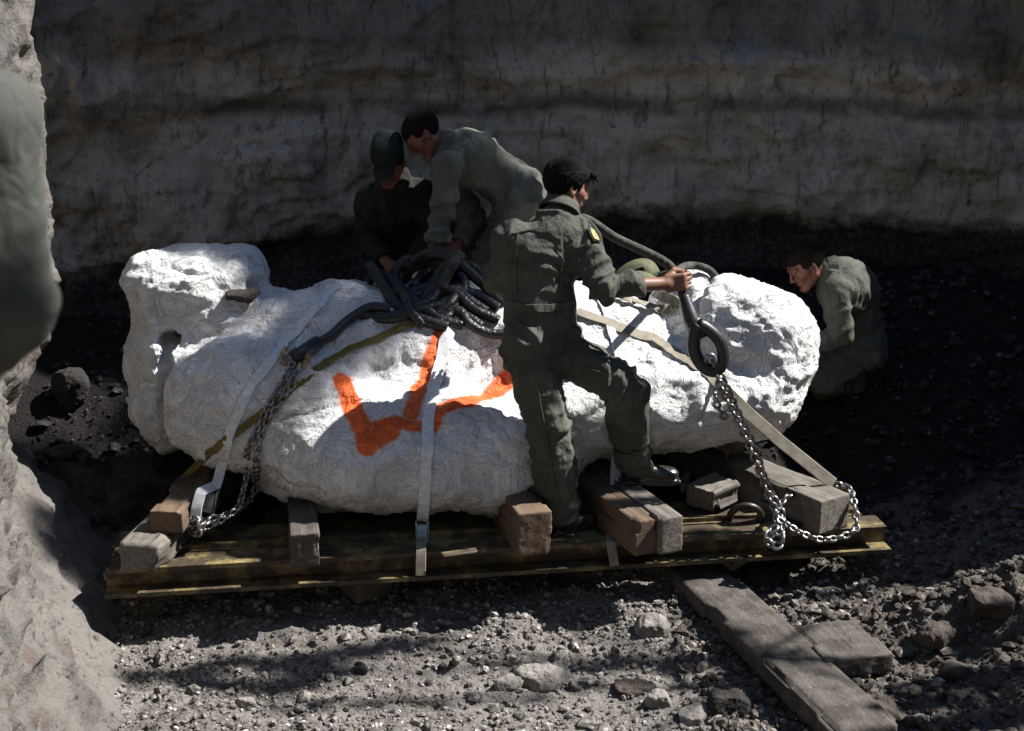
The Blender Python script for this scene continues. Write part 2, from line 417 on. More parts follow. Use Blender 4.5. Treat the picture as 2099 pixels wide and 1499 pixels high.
# ---------------------------------------------------------------- ground
def gz(x, y):
    z = np.interp(y, [-3, 2.45, 2.8, 3.6, 4.4, 4.9, 5.4, 6.0, 6.6, 7.1, 7.6, 8.4, 9.6],
                  [1.40, 1.36, 1.15, 0.50, 0.14, 0.05, 0.05, 0.10, 0.16, 0.45, 0.82, 0.95, 1.15])
    z = z + 0.30 * sstep(1.5, 3.0, x) * sstep(4.6, 5.6, y) * (1 - 0.6 * sstep(6.6, 7.4, y))
    z = z + 0.20 * np.exp(-((x - 2.1) / 0.5) ** 2 - ((y - 5.75) / 0.22) ** 2)
    z = z - 0.22 * np.exp(-((x + 2.0) / 0.8) ** 2) * sstep(6.6, 7.5, y)
    z = z - 0.25 * sstep(1.35, 1.7, x) * sstep(6.7, 7.2, y) * sstep(8.3, 7.7, y)
    z = z + 0.30 * np.exp(-((y - 6.85 - 0.18 * (x + 1.7)) / 0.13) ** 2) * sstep(-1.2, -1.7, x)
    return z
def axis(segs):
    out = []
    for a, b, n in segs: out += list(np.linspace(a, b, n, endpoint=False))
    return np.array(out + [segs[-1][1]])
xs = axis([(-40, -3, 20), (-3, -2.5, 10), (-2.5, 2.9, 400), (2.9, 5, 30), (5, 40, 20)])
ys = axis([(-30, 0, 14), (0, 4.2, 60), (4.2, 6.7, 240), (6.7, 9, 60), (9, 40, 20)])
X, Y = np.meshgrid(xs, ys, indexing='ij')
Z = gz(X, Y)
Q = np.stack([X, Y, Z * 0], -1)
rough = 1 - 0.5 * np.exp(-((X + 0.2) / 1.4) ** 2 - ((Y - 5.3) / 0.6) ** 2)
Z = Z + fbm(Q * 1.6, 3, 5) * 0.12 * sstep(2.6, 4.0, Y) + (ridg(Q * 7, 3, 9) - 0.4) * 0.045 * rough + fbm(Q * 26, 3, 3) * 0.030
clod = ridg(Q * 5.0, 3, 31)
Z = Z + clod * 0.07 * sstep(0.9, 1.7, X) * sstep(4.4, 5.2, Y)
nx_, ny_ = X.shape
i = np.arange(nx_ - 1)[:, None]; j = np.arange(ny_ - 1)[None]
Fg = np.stack([i * ny_ + j, (i + 1) * ny_ + j, (i + 1) * ny_ + j + 1, i * ny_ + j + 1], -1).reshape(-1, 4)
Vg = np.stack([X, Y, Z], -1).reshape(-1, 3)
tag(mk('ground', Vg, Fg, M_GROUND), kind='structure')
from_grid = lambda x, y: float(Z[np.clip(np.searchsorted(xs, x), 0, nx_ - 1), np.clip(np.searchsorted(ys, y), 0, ny_ - 1)])

# ---------------------------------------------------------------- pit walls
def curtain(name, path, z0, tops, zstep, sstep_, offf, mat, back=14.0):
    p = crom([A(x, y, 0) for x, y in path], sstep_); n = len(p)
    t, _, _ = frames(p); nn = np.stack([t[:, 1], -t[:, 0], np.zeros(n)], 1)      # right-hand side of the path = into the pit
    s = np.r_[0, np.cumsum(np.linalg.norm(np.diff(p, axis=0), axis=1))]
    cs_ = np.array([s[np.argmin(np.linalg.norm(p[:, :2] - np.array(c), axis=1))] for c in path])
    top = np.interp(s, cs_, tops); top = top + 0.12 * fbm(p * 2.5, 3, 90)
    rows = int((max(tops) - z0) / zstep)
    f = np.linspace(0, 1, rows + 1)
    Zc = z0 + f[None] * (top[:, None] - z0)
    q = np.stack([np.tile(p[:, :1], (1, rows + 1)), np.tile(p[:, 1:2], (1, rows + 1)), Zc], -1)
    off, dz = offf(q, s[:, None], Zc, f[None] * np.ones((n, 1)))
    q = q + nn[:, None] * off[..., None]; q[..., 2] += dz
    # the plateau above
    ext = [q]
    for b, dz2 in ((0.15, 0.03), (0.6, 0.08), (2.0, 0.15), (5, 0.3), (back, 0.6)):
        e = q[:, -1:] - nn[:, None] * b; e[..., 2] += dz2 + 0.1 * fbm(e * 2, 3, 4); ext.append(e)
    q = np.concatenate(ext, 1); m = q.shape[1]
    i = np.arange(n - 1)[:, None]; j = np.arange(m - 1)[None]
    F = np.stack([i * m + j, (i + 1) * m + j, (i + 1) * m + j + 1, i * m + j + 1], -1).reshape(-1, 4)
    return tag(mk(name, q.reshape(-1, 3), F, mat), kind='structure')
def off_wall(q, s, z, f):
    w = (fbm(q * A(1, 1, 0.4), 4, 2)) * 0.34
    zz = z + w * .8 + 0.16 * np.maximum(-0.8 - q[..., 0], 0)
    o = 0.30 * fbm(q * 0.8, 3, 11)
    zk = zz + 0.10 * fbm(q * 5, 4, 83)
    o = o + 0.09 * sstep(1.34, 1.50, zk) - 0.06 * sstep(1.9, 2.2, zz) + 0.07 * sstep(2.25, 2.35, zz) - 0.35 * sstep(2.6, 3.6, z)
    # bedding steps and vertical spalls
    b3 = vnoise(np.stack([s * 1.3 + 0 * z, z * 2.1 + 0.2 * w, 0 * z + 19], -1), 25); o = o + np.round(b3 * 6) / 6 * 0.14
    bl = vnoise(np.stack([s * 2.2 + 0 * z, zz * 3.2, 0 * z + 3], -1) * 1.0, 5)
    o = o + np.round(bl * 5) / 5 * 0.10
    o = o + 0.05 * fbm(q * A(6, 6, 2.4), 4, 7) + 0.03 * (ridg(q * A(9, 9, 3), 3, 8) - 0.4)
    v = vnoise(np.stack([s * 3.0 + 0 * z, z * 0.5, 0 * z], -1), 12)
    g = fbm(q * 1.3, 2, 66)
    o = o - 0.05 * sstep(0.05, 0.0, np.abs(v - 0.5)) * sstep(1.4, 1.6, zz) * sstep(0.0, 0.15, g)
    b2 = vnoise(np.stack([s * 5.5 + 0 * z, zz * 6.5, 0 * z + 9], -1), 15)
    o = o + np.round(b2 * 4) / 4 * 0.07 + 0.10 * fbm(q * A(2.4, 2.4, 3.5), 3, 67)
    o = o + 0.45 * sstep(1.25, 0.4, z) + 0.05 * (ridg(q * 5, 3, 88) - .4)
    return o, 0.03 * fbm(q * 4, 3, 21)
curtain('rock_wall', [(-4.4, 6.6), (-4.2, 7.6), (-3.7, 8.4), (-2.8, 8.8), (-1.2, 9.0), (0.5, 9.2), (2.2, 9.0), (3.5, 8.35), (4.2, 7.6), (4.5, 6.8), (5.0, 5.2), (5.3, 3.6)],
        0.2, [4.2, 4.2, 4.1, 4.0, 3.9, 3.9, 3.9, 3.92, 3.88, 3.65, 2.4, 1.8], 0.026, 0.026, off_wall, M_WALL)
def off_bank(q, s, z, f):
    t = np.maximum(z, 0)
    o = 0.52 * np.exp(-t / 0.40) + 0.05 * t
    o = o + 0.16 * fbm(q * 1.8, 4, 41) * sstep(0, 0.4, z) + 0.10 * (ridg(q * 4.5, 4, 42) - 0.4) + 0.07 * fbm(q * 12, 4, 43) + 0.035 * (ridg(q * 11, 3, 47) - .4)
    # a scooped recess low down near the far corner
    o = o - 0.26 * np.exp(-((z - 0.75) / 0.35) ** 2) * sstep(3.0, 4.0, s)
    return o, 0.02 * fbm(q * 9, 2, 44)
curtain('bank_terrain', [(-2.80, 7.35), (-2.57, 6.95), (-2.35, 6.6), (-2.26, 6.3), (-2.20, 5.8), (-2.11, 5.3), (-1.96, 4.8), (-1.82, 4.4), (-1.66, 3.8), (-1.48, 3.0), (-1.38, 2.0)][::-1],
        -0.15, [1.8, 2.0, 2.4, 2.8, 3.2, 3.8, 4.2, 4.2, 4.2, 4.2, 4.2], 0.022, 0.022, off_bank, M_BANK, back=4.0)

# ---------------------------------------------------------------- added unseen hill ring that cuts low skylight into the pit
def m_hill():
    t = NT('sky_block_hill'); o = t.obj(); n = t.noise(o, 0.8, 6, 0.7)
    return t.out(t.mix(t.ramp(n, .4, .6), (0.030, 0.036, 0.018), (0.055, 0.050, 0.032)), 0.95, t.bump(n, 1.0, 0.3))
an = np.linspace(0, 2 * np.pi, 97); prof = [(11.0, 1.0), (12.0, 4.0), (13.5, 7.5), (16, 11.5), (20, 15), (30, 17), (60, 18)]
q = np.array([[[math.cos(a) * r, 4.5 + math.sin(a) * r, z] for r, z in prof] for a in an])
q = q + 0.9 * fbm(q * 0.35, 4, 95)[..., None] * A(1, 1, .8); q[-1] = q[0]
m = len(prof); i = np.arange(96)[:, None]; j = np.arange(m - 1)[None]
tag(mk('sky_block_hills', q.reshape(-1, 3), np.stack([i * m + j, (i + 1) * m + j, (i + 1) * m + j + 1, i * m + j + 1], -1).reshape(-1, 4), m_hill()), kind='structure')

# ---------------------------------------------------------------- the plaster field jacket
def build_jacket():
    f = Field((-2.12, 5.95, 0.35), (1.72, 7.75, 1.80), 0.0125)
    k = 0.16
    e0, c0_ = f.ell, f.cap
    def sh_(p): x, y, z = p; w_ = min(0.0, x + 0.4) * 0.14; return (x, y + w_ - 0.03, z - w_ * 0.28)
    f.ell = lambda c, r, **kw: e0(sh_(c), r, **kw)
    f.ell((-0.45, 6.66, 0.76), (0.82, 0.52, 0.30), k=k)
    f.ell((-0.22, 6.56, 0.69), (0.52, 0.42, 0.235), k=k)
    f.ell((-0.80, 6.60, 0.74), (0.42, 0.44, 0.27), k=k)
    f.ell((-1.22, 6.62, 0.96), (0.40, 0.36, 0.27), k=0.10, p=2.6)
    f.ell((-0.45, 7.02, 1.10), (0.85, 0.42, 0.31), k=k)
    f.ell((-0.95, 6.95, 1.16), (0.45, 0.35, 0.22), k=k)
    f.ell((0.15, 7.05, 1.10), (0.65, 0.40, 0.33), k=k)
    f.ell((0.48, 6.84, 0.88), (0.60, 0.42, 0.24), k=0.14)
    f.ell((0.85, 6.82, 0.92), (0.45, 0.33, 0.25), k=0.12)
    f.ell((0.92, 7.22, 1.16), (0.24, 0.24, 0.29), k=0.05)
    f.ell((1.17, 6.94, 1.11), (0.335, 0.36, 0.365), k=0.06, p=2.3)
    f.ell((1.05, 6.78, 0.92), (0.32, 0.28, 0.22), k=0.10)
    f.ell((-1.56, 7.12, 1.30), (0.33, 0.32, 0.27), k=0.05, p=3.0)
    f.ell((-1.20, 7.08, 1.20), (0.22, 0.28, 0.15), k=0.07)
    f.ell((-1.63, 7.02, 1.08), (0.27, 0.30, 0.20), k=0.06)
    f.ell((-1.71, 6.98, 0.86), (0.20, 0.24, 0.30), k=0.06)
    # hollows
    f.cap(P(352, 700, 6.62), P(338, 850, 6.45), 0.045, 0.04, k=0.04, cut=True); f.cap(P(352, 700, 6.66), P(390, 665, 6.90), 0.035, 0.025, k=0.08, cut=True)
    f.cap(P(1468, 590, 7.05), P(1425, 660, 6.75), 0.055, 0.03, k=0.06, cut=True)
    f.cap((-1.30, 6.80, 1.42), (-1.00, 6.95, 1.45), 0.06, 0.03, k=0.06, cut=True)
    f.cap((-1.62, 6.55, 0.95), (-1.52, 6.75, 1.30), 0.05, 0.04, k=0.08, cut=True)
    f.ell((0.75, 6.35, 0.62), (0.35, 0.25, 0.14), k=0.08, cut=True)
    f.ell((0.15, 6.15, 0.50), (0.16, 0.22, 0.12), k=0.06, cut=True)
    V, F = f.mesh(); N = vnormals(V, F)
    d = 0.085 * fbm(V * 2.4, 2, 1) + 0.065 * fbm(V * 6.0, 3, 2)
    cel = vnoise(V * 4.2 + 0.5 * fbm(V * 3, 2, 71)[:, None], 72); d += 0.05 * (np.round(cel * 5) / 5 * .25 + cel * .75 - .5)
    q = V + 0.05 * np.stack([fbm(V * 5, 2, 50 + c) for c in range(3)], -1)
    d += 0.030 * (ridg(q * A(5, 5, 8), 3, 3) - 0.45)
    sm = (fbm(V * 1.6, 2, 60) > -0.02)
    d += 0.016 * (ridg(q * A(16, 16, 6), 3, 4) - 0.45) * sm + 0.014 * (ridg(q * A(7, 14, 20), 3, 44) - 0.45) * (1 - sm) + 0.006 * fbm(V * 34, 3, 5)
    d += -0.012 * sstep(0.86, 0.97, ridg(q * 3.4, 1, 14)) * (fbm(V * 3, 2, 61) > 0.05)
    low = sstep(0.10, 0.0, np.abs(N[:, 2] + 0.75) - 0.25)
    d += 0.02 * (ridg(V * 18, 2, 9) - 0.4) * low
    V = V + N * d[:, None]
    return V, F
JV, JF = build_jacket()
BVJ = BVHTree.FromPolygons([tuple(v) for v in JV], [tuple(map(int, f)) for f in JF])
JN = vnormals(JV, JF)
def hitj(u, v):
    d = ray(u, v); r = BVJ.ray_cast(Vector((0, 0, CAMZ)), Vector(d))
    if r[0] is None: return None
    return np.array(r[0]), np.array(r[1])
def on(u, v, off=0.0, Yd=6.6):
    h = hitj(u, v)
    return P(u, v, Yd) if h is None else h[0] + h[1] * off

def m_plaster():
    t = NT('painted_plaster'); o = t.obj()
    a = t.noise(o, 3.5, 6, 0.62); b = t.noise(o, 26, 7, 0.68, 0.6); c = t.noise(t.mapv(o, (1, 1, 0.5)), 9, 6, 0.65, 1.2)
    col = t.mix(t.ramp(a, 0.42, 0.66), (0.84, 0.84, 0.84), (0.76, 0.755, 0.745))
    col = t.mix(t.ramp(c, 0.66, 0.76, 0, 0.5), col, (0.36, 0.31, 0.25))
    col = t.mix(t.ramp(b, 0.22, 0.31, 0.8, 0), col, (0.20, 0.18, 0.16))
    sx = t.n('ShaderNodeSeparateXYZ'); t.put(sx.inputs[0], o)
    mud = t.ramp(t.ma('ADD', sx.outputs[2], t.ma('MULTIPLY', t.ma('SUBTRACT', a, 0.5), 0.9)), 0.52, 0.66, 0.35, 0)
    col = t.mix(mud, col, (0.34, 0.30, 0.25))
    # the sprayed orange mark
    wv = t.vm('ADD', o, t.vm('SCALE', t.vm('SUBTRACT', t.n('ShaderNodeTexNoise').outputs['Color'], (0.5, 0.5, 0.5)), 0.02))
    nz = t.n('ShaderNodeTexNoise'); t.put(nz.inputs[0], o); nz.inputs['Scale'].default_value = 22; nz.inputs['Detail'].default_value = 5
    wv = t.vm('ADD', o, t.vm('SCALE', t.vm('SUBTRACT', nz.outputs['Color'], (0.5, 0.5, 0.5)), 0.022))
    strokes = [[(700, 782), (722, 835), (748, 890)], [(748, 890), (752, 915)], [(752, 912), (800, 885)], [(760, 882), (815, 868)],
               [(912, 668), (885, 735), (858, 800)], [(858, 800), (842, 850)], [(815, 868), (850, 872), (890, 868)], [(885, 872), (905, 835)],
               [(905, 838), (960, 822), (1005, 812)], [(1005, 812), (1035, 782), (1062, 762)]]
    wid = [0.044, 0.048, 0.046, 0.044, 0.040, 0.036, 0.034, 0.038, 0.040, 0.048]
    dmin = None
    for S_, w_ in zip(strokes, wid):
        for p0, p1 in zip(S_[:-1], S_[1:]):
            a_, b_ = on(*p0), on(*p1); ab = b_ - a_
            pa = t.vm('SUBTRACT', wv, tuple(a_))
            h = t.ma('MULTIPLY', t.vm('DOT_PRODUCT', pa, tuple(ab), 1), 1.0 / (ab @ ab), clamp=True)
            m = t.n('ShaderNodeVectorMath', operation='SCALE'); m.inputs[0].default_value = tuple(ab); t.put(m.inputs[3], h)
            dd = t.ma('SUBTRACT', t.vm('LENGTH', t.vm('SUBTRACT', pa, m.outputs[0]), None, 1), w_)
            dmin = dd if dmin is None else t.ma('MINIMUM', dmin, dd)
    pm = t.ramp(dmin, -0.008, 0.012, 1, 0)
    spray = t.ma('MULTIPLY', t.ramp(dmin, -0.01, 0.045, 1, 0), t.ramp(t.noise(o, 150, 2), 0.52, 0.66))
    pm = t.ma('MULTIPLY', t.ma('MAXIMUM', pm, t.ma('MULTIPLY', spray, 0.6)), t.ramp(b, 0.26, 0.38))
    col = t.mix(pm, col, t.mix(t.ramp(b, 0.4, 0.6), (0.88, 0.125, 0.020), (0.95, 0.19, 0.04)))
    s1 = t.noise(t.mapv(o, (1.0, 1.0, 3.2), rot=(0.3, 0.5, 0.6)), 14, 6, 0.66, 2.2); s2 = t.noise(t.mapv(o, (3.0, 3.0, 0.8), rot=(0.2, 0.1, 1.6)), 12, 6, 0.66, 1.8)
    msk = t.ramp(t.noise(o, 2.6, 3), 0.44, 0.56); sw = t.ma('ADD', t.ma('MULTIPLY', s1, msk), t.ma('MULTIPLY', s2, t.ma('SUBTRACT', 1.0, msk)))
    n0 = t.bump(t.ramp(t.noise(o, 5.5, 5, 0.6, 1.0), 0.35, 0.65), 0.8, 0.05); n0 = t.bump(t.rid(t.mapv(o, (1.6, 1.6, 1.0), rot=(.3, .4, .2)), 5.0, 6, 1.6), 0.7, -0.022, n0); n1 = t.bump(sw, 0.8, 0.030, n0); n2 = t.bump(b, 0.45, 0.006, n1)
    return t.out(col, t.ramp(a, 0.4, 0.7, 0.42, 0.7), n2, spec=0.4)
M_PLASTER = m_plaster()
jac = empty('plaster_jacket', (-0.2, 6.8, 0.5))
tag(jac, 'huge lumpy white plaster field jacket with sprayed orange marks, strapped down on the yellow sled', 'plaster jacket')
under(jac, mk('jacket_shell', JV, JF, M_PLASTER))
M_BURLAP = plain('muddy_burlap', (0.10, 0.085, 0.065), (0.05, 0.04, 0.032), 20, 0.95, 120, 0.8, 0.006)
M_STRING = plain('plaster_string', (0.55, 0.54, 0.50), None, 30, 0.9)
# torn burlap and loose plaster strings that hang below the shell
def fringe(pts, ln, seed):
    rg = random.Random(seed); out = []
    for (u, v) in pts:
        p = on(u, v, 0.0)
        l = ln * rg.uniform(0.4, 1.3); q = [p + A(0, 0, 0.02)]
        for s in range(1, 5): q.append(q[-1] + A(rg.uniform(-.012, .012), rg.uniform(-.01, .01), -l / 4))
        out.append(tube(q, [0.0035, 0.002], 0.012, 6))
    return out
for V_, F_ in fringe([(955, 1062), (635, 1050), (600, 1040), (1612, 830), (700, 1058), (868, 1050)], 0.17, 3): under(jac, mk('loose_string', V_, F_, M_STRING))
rg = random.Random(4)
for c_, n_, sp in ((on(1500, 905), 26, (0.10, 0.10, 0.03)), (on(350, 760), 14, (0.05, 0.06, 0.10)), (P(290, 850, 6.85), 18, (0.06, 0.1, 0.1))):
    # one ragged scrap: a small sheet with a torn edge
    nu, nv = 14, 9; U, Wv = np.meshgrid(np.linspace(-1, 1, nu), np.linspace(0, 1, nv), indexing='ij')
    drop = (0.05 + 0.07 * np.abs(fbm(np.stack([U[:, 0] * 4 + n_, U[:, 0] * 0, U[:, 0] * 0], -1), 3, 3) + .5))[:, None]
    q = np.stack([U * sp[0] * 0.9, -0.012 * Wv + 0.02 * fbm(np.stack([U * 3, Wv * 2, U * 0 + n_], -1), 3, 4), -Wv * drop * (1.15 - U ** 2) * (0.6 + 0.8 * np.abs(fbm(np.stack([U * 9 + n_, U * 0, U * 0], -1), 2, 8) * 2))], -1) + c_ + A(0, 0.01, 0.01)
    i = np.arange(nu - 1)[:, None]; j = np.arange(nv - 1)[None]
    under(jac, mk('torn_burlap', q.reshape(-1, 3), np.stack([i * nv + j, (i + 1) * nv + j, (i + 1) * nv + j + 1, i * nv + j + 1], -1).reshape(-1, 4), M_BURLAP))


# ---------------------------------------------------------------- rocks
def rock(name, c, r, seed, mat, h=None, rot=0.0, boxy=2.6):
    r = np.array(r, float); h = h or max(r.max() / 16, 0.006)
    cR, sR = math.cos(rot), math.sin(rot); Rm = np.array([[cR, -sR, 0], [sR, cR, 0], [0, 0, 1]])
    f = Field(-A(1, 1, 1) * r.max() * 1.5, A(1, 1, 1) * r.max() * 1.5, h)
    f.ell((0, 0, 0), r, rot=Rm, k=0.0, p=boxy)
    V, F = f.mesh(); N = vnormals(V, F); s = r.mean()
    rg = np.random.default_rng(seed)
    for _ in range(16):                                        # broken faces
        n = nrm(rg.normal(size=3)); dd = V @ n; lim = np.abs(n * r).sum() * rg.uniform(0.45, 0.75)
        V = V - n * np.maximum(dd - lim, 0)[:, None] * 0.9
    V = V + N * ((fbm(V / s * 1.6, 3, seed) * 0.35 + (ridg(V / s * 4, 2, seed) - .4) * 0.08) * s)[:, None]
    o = mk(name, V, F, mat); o.location = Vector(c); return o
M_ROCKP = plain('pale_rock', (0.23, 0.215, 0.195), (0.12, 0.11, 0.10), 14, 0.95, 40, 0.9, 0.02)
M_ROCKB = plain('brown_rock', (0.075, 0.06, 0.05), (0.042, 0.035, 0.03), 12, 0.95, 40, 0.9, 0.02)
M_ROCKD = plain('dark_rock', (0.03, 0.027, 0.025), (0.016, 0.014, 0.013), 12, 0.95, 40, 0.9, 0.02)
def gpt(u, v):                                                # where the view line meets the ground
    z = 0.1
    for _ in range(12): p = G(u, v, z); z = 0.5 * z + 0.5 * from_grid(p[0], p[1])
    return A(p[0], p[1], from_grid(p[0], p[1]))
for (u, v, r, m, sd, ro, lab) in [
    (1105, 1398, (0.14, 0.08, 0.05), M_ROCKP, 1, 0.2, 'flat pale rock lying alone on the gravel in front of the sled'),
    (1050, 1408, (0.075, 0.05, 0.035), M_ROCKP, 2, 0.6, 'small pale slab touching the flat rock in front of the sled'),
    (1492, 1452, (0.085, 0.07, 0.06), M_ROCKD, 3, 0.1, 'dark angular rock beside the long dirty plank near the bottom edge'),
    (1420, 1472, (0.10, 0.05, 0.03), M_ROCKP, 4, 0.9, 'pale flake leaning by the dark angular rock at the bottom edge'),
    (2020, 1262, (0.13, 0.09, 0.065), M_ROCKB, 5, 0.1, 'big brown boulder sitting on top of the dirt mound'),
    (1928, 1312, (0.15, 0.055, 0.05), M_ROCKB, 6, 0.35, 'long rounded brown rock lying just below the big boulder'),
    (1330, 1298, (0.09, 0.07, 0.06), M_ROCKP, 7, 0.5, 'lit lump of rock at the shadow edge below the twin timbers'),
    (1298, 1415, (0.10, 0.06, 0.035), M_ROCKB, 8, 0.3, 'low crusty rock half sunk in gravel between flat rock and plank'),
    (142, 955, (0.13, 0.09, 0.085), M_ROCKD, 9, 0.0, 'blocky grey rock standing on the ledge by the left bank'),
    (150, 850, (0.10, 0.08, 0.13), M_ROCKD, 10, 0.3, 'large dark rounded boulder leaning in the recess of the left bank'),
    (135, 1388, (0.06, 0.05, 0.05), M_ROCKB, 11, 0.2, 'small brown rock stuck in the toe of the clay bank'),
    (1570, 1195, (0.12, 0.08, 0.06), M_ROCKD, 12, 0.7, 'broken lump lying under the right end of the sled'),
    (1960, 1385, (0.08, 0.06, 0.045), M_ROCKB, 13, 0.5, 'knobbly brown rock in shade right of the square slab'),
    (1800, 1475, (0.10, 0.07, 0.05), M_ROCKB, 14, 0.4, 'brown rock at the end of the long dirty plank'),
    (505, 1448, (0.05, 0.035, 0.03), M_ROCKP, 15, 0.4, 'pale stone on the gravel left of centre near the bottom'),
    (740, 1375, (0.035, 0.03, 0.028), M_ROCKD, 16, 0.4, 'small black stone on the sunlit gravel below the long shadow'),
    (1350, 1445, (0.07, 0.05, 0.04), M_ROCKP, 17, 1.1, 'pale broken stone between the pale flake and the low crusty rock')]:
    p = gpt(u, v); o = rock('rock', p + A(0, 0, r[2] * 0.35), r, sd, m, rot=ro); tag(o, lab, 'rock', 'loose rocks on the pit floor')

o = rock('rock', on(492, 607, 0.0), (0.12, 0.06, 0.03), 21, M_ROCKB, rot=0.3); tag(o, 'flat brown stone lying in the hollow on top of the jacket behind the left strap', 'rock', 'loose rocks on the pit floor')
# gravel: nobody could count it
ico = []
t0 = (1 + 5 ** 0.5) / 2
iv = np.array([(-1, t0, 0), (1, t0, 0), (-1, -t0, 0), (1, -t0, 0), (0, -1, t0), (0, 1, t0), (0, -1, -t0), (0, 1, -t0), (t0, 0, -1), (t0, 0, 1), (-t0, 0, -1), (-t0, 0, 1)], float)
iv /= np.linalg.norm(iv[0])
iF = np.array([(0, 11, 5), (0, 5, 1), (0, 1, 7), (0, 7, 10), (0, 10, 11), (1, 5, 9), (5, 11, 4), (11, 10, 2), (10, 7, 6), (7, 1, 8), (3, 9, 4), (3, 4, 2), (3, 2, 6), (3, 6, 8), (3, 8, 9), (4, 9, 5), (2, 4, 11), (6, 2, 10), (8, 6, 7), (9, 8, 1)])
def gravel(name, n, xr, yr, smin, smax, mat, seed, dens=None, back=False):
    g = np.random.default_rng(seed); xy = np.stack([g.uniform(*xr, n), g.uniform(*yr, n)], 1)
    if dens is not None:
        keep = g.random(n) < dens(xy[:, 0], xy[:, 1]); xy = xy[keep]; n = len(xy)
    ii = np.clip(np.searchsorted(xs, xy[:, 0]), 0, nx_ - 1); jj = np.clip(np.searchsorted(ys, xy[:, 1]), 0, ny_ - 1)
    c = np.concatenate([xy, Z[ii, jj][:, None]], 1)
    s = smin * (smax / smin) ** (g.random(n) ** 3.0)
    V = iv[None] * (1 + g.uniform(-.35, .35, (n, 12, 1))) * (s[:, None] * g.uniform(.55, 1.2, (n, 3)))[:, None, :]
    a = g.uniform(0, 6.28, n); ca, sa = np.cos(a), np.sin(a)
    V = np.stack([V[..., 0] * ca[:, None] - V[..., 1] * sa[:, None], V[..., 0] * sa[:, None] + V[..., 1] * ca[:, None], V[..., 2] * .8], -1)
    V = V + c[:, None] + np.array([0, 0, 1]) * (s * 0.25)[:, None, None]
    F = (iF[None] + 12 * np.arange(n)[:, None, None]).reshape(-1, 3)
    return tag(mk(name, V.reshape(-1, 3), F, mat, smooth=False), kind='stuff')
def m_gravel(name, c1, c2, c3):
    t = NT(name); o = t.obj()
    f = t.noise(o, 34, 1); col = t.mix(t.ramp(f, 0.38, 0.52), c1, c2); col = t.mix(t.ramp(f, 0.62, 0.70), col, c3)
    return t.out(col, 0.9, t.bump(t.noise(o, 160, 4), 0.5, 0.004), spec=0.2)
M_GRV = m_gravel('mixed_gravel', (0.065, 0.060, 0.055), (0.17, 0.156, 0.142), (0.40, 0.38, 0.355))
M_GRVD = m_gravel('brown_rubble', (0.035, 0.030, 0.026), (0.075, 0.064, 0.055), (0.19, 0.17, 0.15))
M_GRVS = m_gravel('shale_rubble', (0.014, 0.012, 0.013), (0.03, 0.027, 0.028), (0.10, 0.10, 0.10))
gravel('gravel', 30000, (-2.2, 1.6), (4.5, 6.6), 0.0045, 0.020, M_GRV, 1, lambda x, y: np.clip(0.35 + 1.4 * vnoise(np.stack([x * 2, y * 2, x * 0], -1), 6) - 0.5, 0, 1) * (1 - 0.7 * sstep(0.8, 1.5, x)))
gravel('gravel', 2600, (-2.2, 1.9), (4.5, 6.6), 0.013, 0.036, M_GRV, 2, lambda x, y: 0.15 + 0.85 * (vnoise(np.stack([x * 3, y * 3, x * 0 + 5], -1), 7) > 0.55))
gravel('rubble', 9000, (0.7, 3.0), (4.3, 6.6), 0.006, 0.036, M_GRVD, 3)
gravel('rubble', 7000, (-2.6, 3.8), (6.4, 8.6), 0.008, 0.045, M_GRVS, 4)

# ---------------------------------------------------------------- the yellow steel sled
YAW = R(8.0); E1 = A(math.cos(YAW), math.sin(YAW), 0); E2 = A(-math.sin(YAW), math.cos(YAW), 0)
SO = G(1049.5, 1177, 0.30); SO[2] = 0                        # on the front face of the front beam
def S(a, b, z): return SO + E1 * a + E2 * b + A(0, 0, z)
a_l = ((G(220, 1212, 0.30) - SO) @ E1); a_r = ((G(1815, 1122, 0.30) - SO) @ E1)
def m_steel():
    t = NT('worn_yellow_steel'); o = t.obj()
    n = t.noise(o, 7, 7, 0.7); f = t.noise(o, 45, 5, 0.7)
    col = t.mix(t.ramp(n, 0.40, 0.54), (0.160, 0.122, 0.050), (0.042, 0.031, 0.019))
    col = t.mix(t.ramp(f, 0.62, 0.72), col, (0.025, 0.017, 0.012))
    col = t.mix(t.ramp(n, 0.30, 0.40, 0.8, 0), col, (0.28, 0.24, 0.11))
    return t.out(col, t.ramp(f, 0.3, 0.7, 0.45, 0.75), t.bump(f, 0.4, 0.004), spec=0.4)
M_STEEL = m_steel()
RS = np.stack([E1, E2, A(0, 0, 1)], 1)
sled = empty('steel_sled', S((a_l + a_r) / 2, 0.6, 0.2))
tag(sled, 'long low yellow steel sled of I-beams and plate carrying the plaster jacket', 'sled')
La = a_r - a_l; ZB, HB = 0.30, 0.125
def ibeam(b0, dirn, a0=a_l, a1=a_r):
    L_ = (a1 - a0) / 2; ca = (a0 + a1) / 2; out = []
    out.append(bx(S(ca, b0 + 0.06, ZB + 0.010), (L_, 0.075, 0.010), RS))
    out.append(bx(S(ca, b0 + 0.085, ZB + HB / 2), (L_, 0.006, HB / 2 - 0.0205), RS))
    out.append(bx(S(ca, b0 + 0.085, ZB + HB - 0.010), (L_ - 0.02, 0.072, 0.010), RS))
    return cat_mesh(out)
for b0 in (0.0, 1.25):
    V_, F_ = ibeam(b0, 1); under(sled, mk('side_beam', V_, F_, M_STEEL, smooth=False))
V_, F_ = cat_mesh([bx(S((a_l + a_r) / 2 - 0.03, 0.31, ZB + HB - 0.004), (La / 2 - 0.05, 0.14, 0.005), RS)])
under(sled, mk('deck_plate', V_, F_, M_STEEL, smooth=False))
V_, F_ = cat_mesh([bx(S((a_l + a_r) / 2 - 0.03, 0.20, ZB + HB + 0.012), (La / 2 - 0.06, 0.012, 0.010), RS)])
